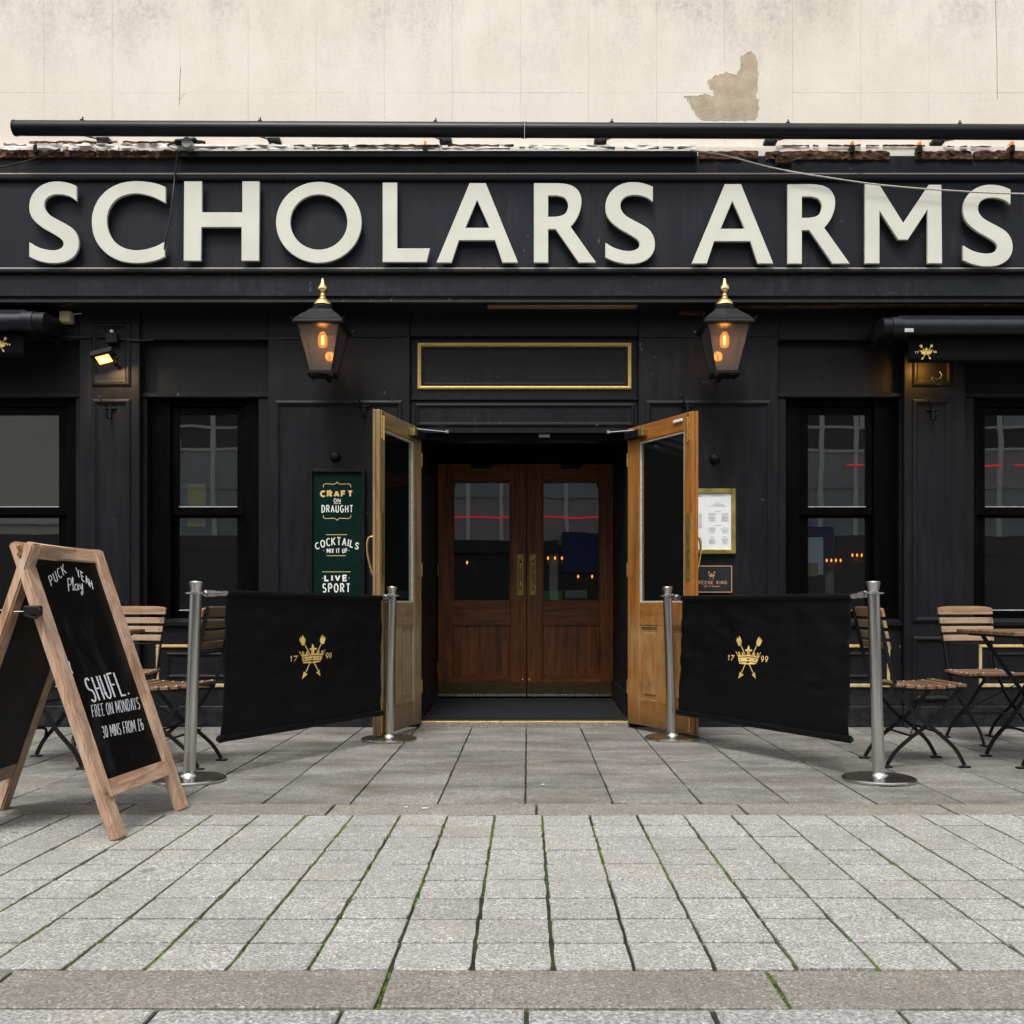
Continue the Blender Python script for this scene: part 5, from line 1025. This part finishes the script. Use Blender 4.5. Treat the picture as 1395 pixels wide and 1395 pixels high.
# ------------------------------------------------------------------ folding chairs and tables
def bar_path(pts, x, wd=.020, th=.008):
    """flat iron bar following (y,z) points in a plane of constant x"""
    b = MB(); C = catmull([(x, p[0], p[1]) for p in pts], 5); V = []; m = len(C)
    for i in range(m):
        t_ = (C[min(i + 1, m - 1)] - C[max(i - 1, 0)]).normalized(); nn = Vector((1, 0, 0)).cross(t_)
        for a, c in ((-1, -1), (1, -1), (1, 1), (-1, 1)): V.append(C[i] + Vector((a * th / 2, 0, 0)) + nn * (c * wd / 2))
    Fc = [(i * 4 + k, i * 4 + (k + 1) % 4, i * 4 + 4 + (k + 1) % 4, i * 4 + 4 + k) for i in range(m - 1) for k in range(4)] + [(3, 2, 1, 0), (4 * m - 4, 4 * m - 3, 4 * m - 2, 4 * m - 1)]
    return b.add(V, Fc)
def make_chair():
    root = thing('folding_chair', 'x', 'chair', (0, 0, 0), 0.0001, 'slatted folding chairs on the terrace')
    def ch(b, n, m, **k): return b.build(n, m, root, local=True, **k)
    back = [(.275, .885), (.235, .70), (.19, .52), (.15, .42), (.05, .285), (-.075, .185), (-.165, .10), (-.215, .012)]
    front = [(-.205, .428), (-.15, .375), (-.03, .245), (.075, .165), (.16, .09), (.212, .012)]
    for s in (-1, 1):
        ch(bar_path(back, s * .178), 'leg', 'iron', smooth=40); ch(bar_path(front, s * .160), 'leg', 'iron', smooth=40)
        for y, x in ((-.217, .178), (.214, .160)): ch(MB().box(s * x - .017, s * x + .017, y - .030, y + .030, 0, .009, .003), 'foot', 'iron')
        ch(MB().obar((s * .169, .17, .432), (s * .169, -.21, .436), .012, .018, (1, 0, 0)), 'seat_rail', 'iron')
    for y, z, w_ in ((.085, .175, .165), (-.085, .19, .178), (.222, .63, .178)): ch(MB().tube([(-w_, y, z), (w_, y, z)], .006, 8), 'stretcher', 'iron')
    ch(MB().tube([(-.165, .085, .17), (.17, -.16, .42)], .004, 6), 'brace', 'iron')
    rv = MB()
    for k, (zc, h, w_) in enumerate(((.858, .056, .202), (.789, .040, .198), (.730, .040, .192), (.672, .040, .186))):
        t_ = (.885 - zc) / .185; y = .275 - .04 * t_ - .016; ty = Vector((0, .21, .98))
        nseg = 12; V = []; cur = .020
        for i in range(nseg + 1):
            a = -1 + 2 * i / nseg; xx = a * w_; dy = -cur * (1 - a * a) * -1
            ht = h / 2 * (1 if k else (1 - .42 * abs(a) ** 5)); hb = h / 2
            for yy, zz in ((-.009, -hb), (.009, -hb), (.009, ht), (-.009, ht)): V.append((xx, y + dy - .004 + yy + zz * .21, zc + zz))
        Fc = [(i * 4 + q, i * 4 + (q + 1) % 4, i * 4 + 4 + (q + 1) % 4, i * 4 + 4 + q) for i in range(nseg) for q in range(4)] + [(3, 2, 1, 0), tuple(4 * nseg + q for q in range(4))]
        sl_ = ch(MB().add(V, Fc), 'back_slat', 'teak_x'); md = sl_.modifiers.new('b', 'BEVEL'); md.width = .003; md.segments = 2; md.limit_method = 'ANGLE'
        for s in (-1, 1):
            b = MB().tube([(s * .172, y - .006, zc), (s * .172, y - .014, zc)], [.0085, .004], 8); rv.add(b.v, b.f)
    for k in range(7):
        y = -.195 + k * .058; z0 = .452 - .012 * math.sin(math.pi * k / 6); ch(MB().box(-.20, .20, y - .0235, y + .0235, z0 - .008, z0 + .010, .003), 'seat_slat', 'teak_dark_x')
        for s in (-1, 1):
            b = MB().tube([(s * .168, y, z0 + .008), (s * .168, y, z0 + .013)], [.007, .003], 8); rv.add(b.v, b.f)
    ch(rv, 'rivet', 'chrome_rough')
    return root
proto = make_chair()
CH = [((2.19, 5.62), 92, 'slatted folding chair in profile beside the right end barrier post, facing the table'), ((3.03, 6.50), 10, 'slatted folding chair facing the street behind the right table'),
      ((-2.69, 6.52), -6, 'slatted folding chair facing the street, half hidden by the chalkboard'), ((-1.985, 5.55), -95, 'slatted folding chair in profile partly hidden by the left banner')]
for i, ((x, y), a, lb) in enumerate(CH):
    o = proto if i == 0 else copy_tree(proto); o.location = (x, y, 0); o.rotation_euler = (0, 0, R(a)); o['label'] = lb
def make_table():
    root = thing('folding_table', 'x', 'table', (0, 0, 0), 0.0001, 'folding tables on the terrace')
    def ch(b, n, m, **k): return b.build(n, m, root, local=True, **k)
    for k in range(8): y = -.3185 + k * .091; ch(MB().box(-.35, .35, y - .0445, y + .0445, .728, .750, .004), 'top_slat', 'teak_dark_x')
    for s in (-1, 1): ch(MB().box(s * .27 - .015, s * .27 + .015, -.34, .34, .712, .7275, .002), 'batten', 'iron')
    for s in (-1, 1):
        for e_ in (-1, 1):
            pts = [(-.25 * e_, .715), (-.16 * e_, .58), (.0, .36), (.09 * e_, .22), (.19 * e_, .10), (.235 * e_, .012)]
            b = bar_path(pts, 0, .022, .009); b.v = [(v[1], s * (.23 if e_ > 0 else .215) + v[0], v[2]) for v in b.v]; ch(b, 'leg', 'iron', smooth=40)
            ch(MB().box(.238 * e_ - .032, .238 * e_ + .032, s * (.23 if e_ > 0 else .215) - .018, s * (.23 if e_ > 0 else .215) + .018, 0, .009, .003), 'foot', 'iron')
    for e_ in (-1, 1): ch(MB().tube(catmull([(.19 * e_, -.22, .10), (.16 * e_, -.17, .17), (.16 * e_, 0, .19), (.16 * e_, .17, .17), (.19 * e_, .22, .10)], 5), .008, 8), 'arch_brace', 'iron', smooth=50)
    ch(MB().tube([(0, -.23, .36), (0, .23, .36)], .008, 8), 'stretcher', 'iron')
    return root
tb = make_table(); tb.location = (2.95, 5.63, 0); tb['label'] = 'wooden slatted folding table at the right edge of the photo'
t2 = copy_tree(tb); t2.location = (-2.66, 5.62, 0); t2['label'] = 'folding table hidden behind the chalkboard, only its iron feet showing'

# ------------------------------------------------------------------ entrance mat, things behind the glass
mt = MB(); x0, x1 = DX0 + .03, DX1 - .03
sl_ = lambda y: .040 + (y - 7.30) * .042 / 1.3
mt.add([(x, y, sl_(y) + d_) for d_ in (.001, .007) for x, y in ((x0, 7.36), (x1, 7.36), (x1, 8.5), (x0, 8.5))], [(3, 2, 1, 0), (4, 5, 6, 7), (0, 1, 5, 4), (1, 2, 6, 5), (2, 3, 7, 6), (3, 0, 4, 7)])
tag(mt.build('entrance_mat', 'rubber_mat'), 'dark ribbed mat on the vestibule floor inside the entrance', 'mat')
def flat(name, label, cat, px0, px1, q0, q1, Y, m): return tag(MB().box(fx(px0, Y), fx(px1, Y), Y, Y + .002, fz(q1, Y), fz(q0, Y)).build(name, m), label, cat)
ps = thing('poster', 'yellow and blue poster inside the window left of the green sign', 'poster', tuple(at(262, 716, 7.476)))
MB().box(fx(256, 7.476), fx(280, 7.476), 7.476, 7.479, fz(717, 7.476), fz(659, 7.476)).build('yellow_panel', 'poster_yellow', ps); MB().box(fx(241, 7.476), fx(256, 7.476) - .001, 7.476, 7.479, fz(717, 7.476), fz(659, 7.476)).build('picture', 'poster_blue', ps); MB().box(fx(243, 7.474), fx(254, 7.474), 7.4745, 7.4755, fz(676, 7.474), fz(672, 7.474)).build('picture_stripe', 'poster_red', ps)
nt = thing('notice', 'white paper notice inside the window beside the menu case', 'notice', tuple(at(1111, 783, 7.46)))
MB().box(fx(1100, 7.458), fx(1121.5, 7.458), 7.458, 7.460, fz(783, 7.458), fz(732, 7.458)).build('sheet', 'menu_paper', nt); MB().box(fx(1101, 7.456), fx(1114, 7.456), 7.4562, 7.4576, fz(785, 7.456), fz(767, 7.456)).build('card', 'pale_bead', nt)
flat('sticker', 'green sticker low in the right inner door pane', 'sticker', 740, 766, 805, 817, YI + .028, 'sticker_green'); flat('sticker', 'pale lettered sticker low in the right inner door pane', 'sticker', 770, 800, 804, 815, YI + .028, 'grey_plastic')
def sconce(px, py, n, label):
    Y = 12.1; x, z = fx(px, Y), fz(py, Y); root = thing('wall_sconce', label, 'wall light', (x, Y, z), group='candle lights on the bar wall')
    MB().box(x - .05, x + .05, 12.12, 12.2, z - .16, z - .02, .006).build('back_plate', 'brass_aged', root); MB().tube([(x - .1, Y - .02, z - .08), (x + .1, Y - .02, z - .08)], .008, 8).build('arm', 'brass_aged', root); MB().tube([(x, Y - .02, z - .08), (x, 12.14, z - .08)], .01, 8).build('stem', 'brass_aged', root)
    for k in range(n):
        cx = x - .085 + .17 * k / max(1, n - 1); MB().lathe([(.009, -.08), (.009, -.02)], (cx, Y - .02, z), 8).build('candle', 'menu_paper', root); MB().lathe([(.002, -.016), (.011, -.005), (.012, .004), (.008, .018), (.001, .028)], (cx, Y - .02, z), 10).build('bulb', 'candle_glow', root, smooth=60)
sconce(1135, 764, 4, 'nearer row of candle bulbs seen through the window beside the menu case'); sconce(1170, 757, 4, 'higher row of candle bulbs seen through the window beside the menu case')
sconce(646, 767, 1, 'single warm bulb seen through the left inner door'); sconce(756, 761, 3, 'row of warm bulbs seen through the right inner door'); sconce(797, 786, 2, 'low warm lamp seen through the right inner door')
for (px, py), lb in (((580, 1102), 'largest white scrap on the stone band'), ((553, 1100.5), 'small white scrap on the stone band'), ((740, 1069.5), 'white scrap on the terrace slabs before the entrance')):
    Y = F * H / (py - VY); x = fx(px, Y); b = MB(); n = 9
    r_ = .014 if px == 580 else .009
    V = [(x + r_ * random.uniform(.7, 1.5) * math.cos(k * .698), Y + r_ * random.uniform(.5, 1) * math.sin(k * .698), .0025 + random.uniform(0, .003)) for k in range(n)] + [(x, Y, .007)]
    tag(b.add(V, [(k, (k + 1) % n, n) for k in range(n)]).build('paper_scrap', 'leaf_litter', fix=False), lb, 'litter')
